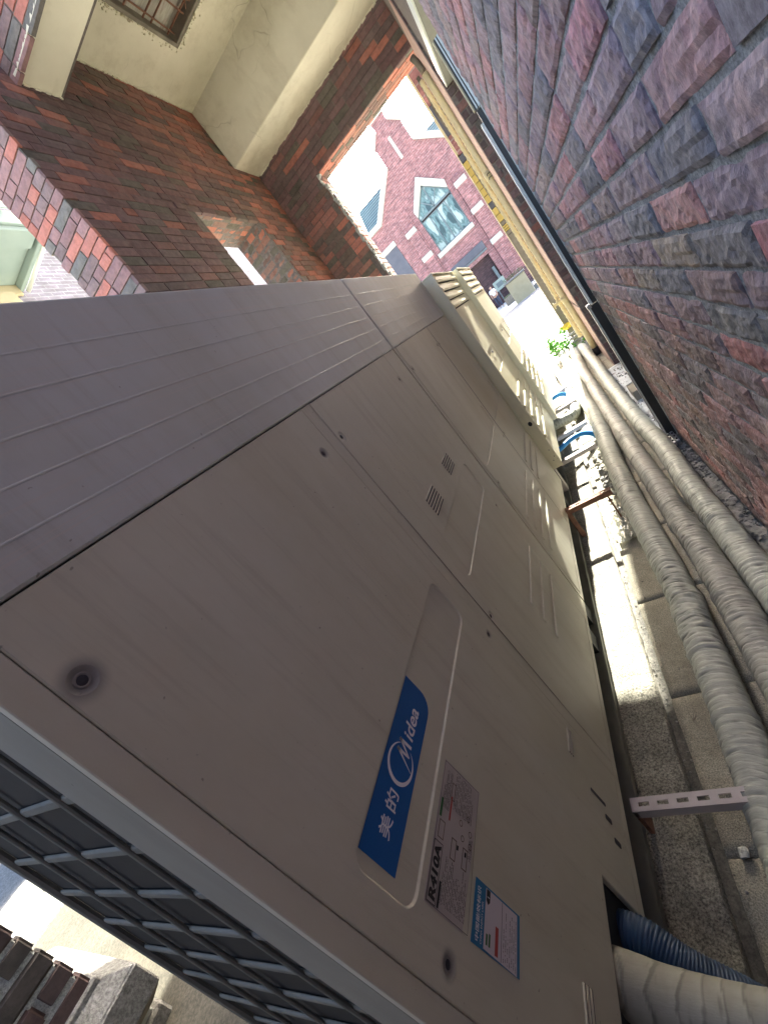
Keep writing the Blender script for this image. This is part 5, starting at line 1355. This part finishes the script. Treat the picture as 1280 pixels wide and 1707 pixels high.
def skin_body(name, verts, edges, mat, parent=None, sub=2, root=0):
    me = bpy.data.meshes.new(name); me.from_pydata([v[:3] for v in verts], edges, [])
    o = bpy.data.objects.new(name, me); C.objects.link(o)
    md = o.modifiers.new('s', 'SKIN'); 
    for i, v in enumerate(verts):
        me.skin_vertices[0].data[i].radius = (v[3], v[3] if len(v) < 5 else v[4]); me.skin_vertices[0].data[i].use_root = (i == root)
    sb_ = o.modifiers.new('u', 'SUBSURF'); sb_.levels = sub; sb_.render_levels = sub
    dg = bpy.context.evaluated_depsgraph_get(); m2 = bpy.data.meshes.new_from_object(o.evaluated_get(dg))
    bpy.data.objects.remove(o); m2.materials.clear(); m2.materials.append(M_[mat]); m2.name = name
    o = bpy.data.objects.new(name, m2); C.objects.link(o); m2.polygons.foreach_set('use_smooth', [True] * len(m2.polygons))
    if parent: o.parent = parent
    return o
PS = thing('person', 'person in white shirt and dark trousers walking in the street', 'person', (-2.30, 35.0, -1.45))
vb = [(0, 0, .95, .13), (0, 0, 1.12, .13), (0, -.01, 1.32, .16), (0, 0, 1.46, .07), (0, 0, 1.54, .055), (0, .01, 1.63, .095), (0, .01, 1.70, .085),
      (.16, 0, 1.42, .06), (.22, -.06, 1.18, .045), (.20, -.20, 1.00, .035), (.19, -.26, .96, .03),
      (-.16, 0, 1.42, .06), (-.23, .05, 1.18, .045), (-.24, .02, .95, .035), (-.24, .0, .88, .03),
      (.09, 0, .88, .095), (.11, -.16, .50, .065), (.11, -.08, .10, .045), (.11, -.20, .04, .04),
      (-.09, 0, .88, .095), (-.11, .10, .50, .065), (-.11, .28, .14, .045), (-.11, .20, .04, .04)]
eb = [(0, 1), (1, 2), (2, 3), (3, 4), (4, 5), (5, 6), (2, 7), (7, 8), (8, 9), (9, 10), (2, 11), (11, 12), (12, 13), (13, 14), (0, 15), (15, 16), (16, 17), (17, 18), (0, 19), (19, 20), (20, 21), (21, 22)]
skin_body('body', vb, eb, 'skin', PS)
vs1 = [(0, 0, .98, .165), (0, 0, 1.15, .16), (0, -.01, 1.32, .185), (0, 0, 1.45, .09), (.16, 0, 1.42, .082), (.21, -.04, 1.22, .07), (-.16, 0, 1.42, .082), (-.22, .04, 1.22, .07)]
skin_body('shirt', vs1, [(0, 1), (1, 2), (2, 3), (2, 4), (4, 5), (2, 6), (6, 7)], 'shirt', PS)
vt = [(0, 0, .98, .15), (.09, 0, .86, .115), (.11, -.16, .50, .085), (.11, -.09, .14, .065), (-.09, 0, .86, .115), (-.11, .10, .50, .085), (-.11, .26, .17, .065)]
skin_body('trousers', vt, [(0, 1), (1, 2), (2, 3), (0, 4), (4, 5), (5, 6)], 'trousers', PS)
skin_body('hair', [(0, .03, 1.66, .10), (0, .02, 1.73, .085)], [(0, 1)], 'hair', PS)
for (sx, y_, z_) in ((.11, -.16, .04), (-.11, .22, .05)):
    build(MB().box(-2.30 + sx - .045, -2.30 + sx + .045, 35 + y_ - .13, 35 + y_ + .10, -1.45 + z_ - .035, -1.45 + z_ + .04), 'shoe', 'white_stone', PS, 0.02, 2)
print('objects', len(bpy.data.objects))
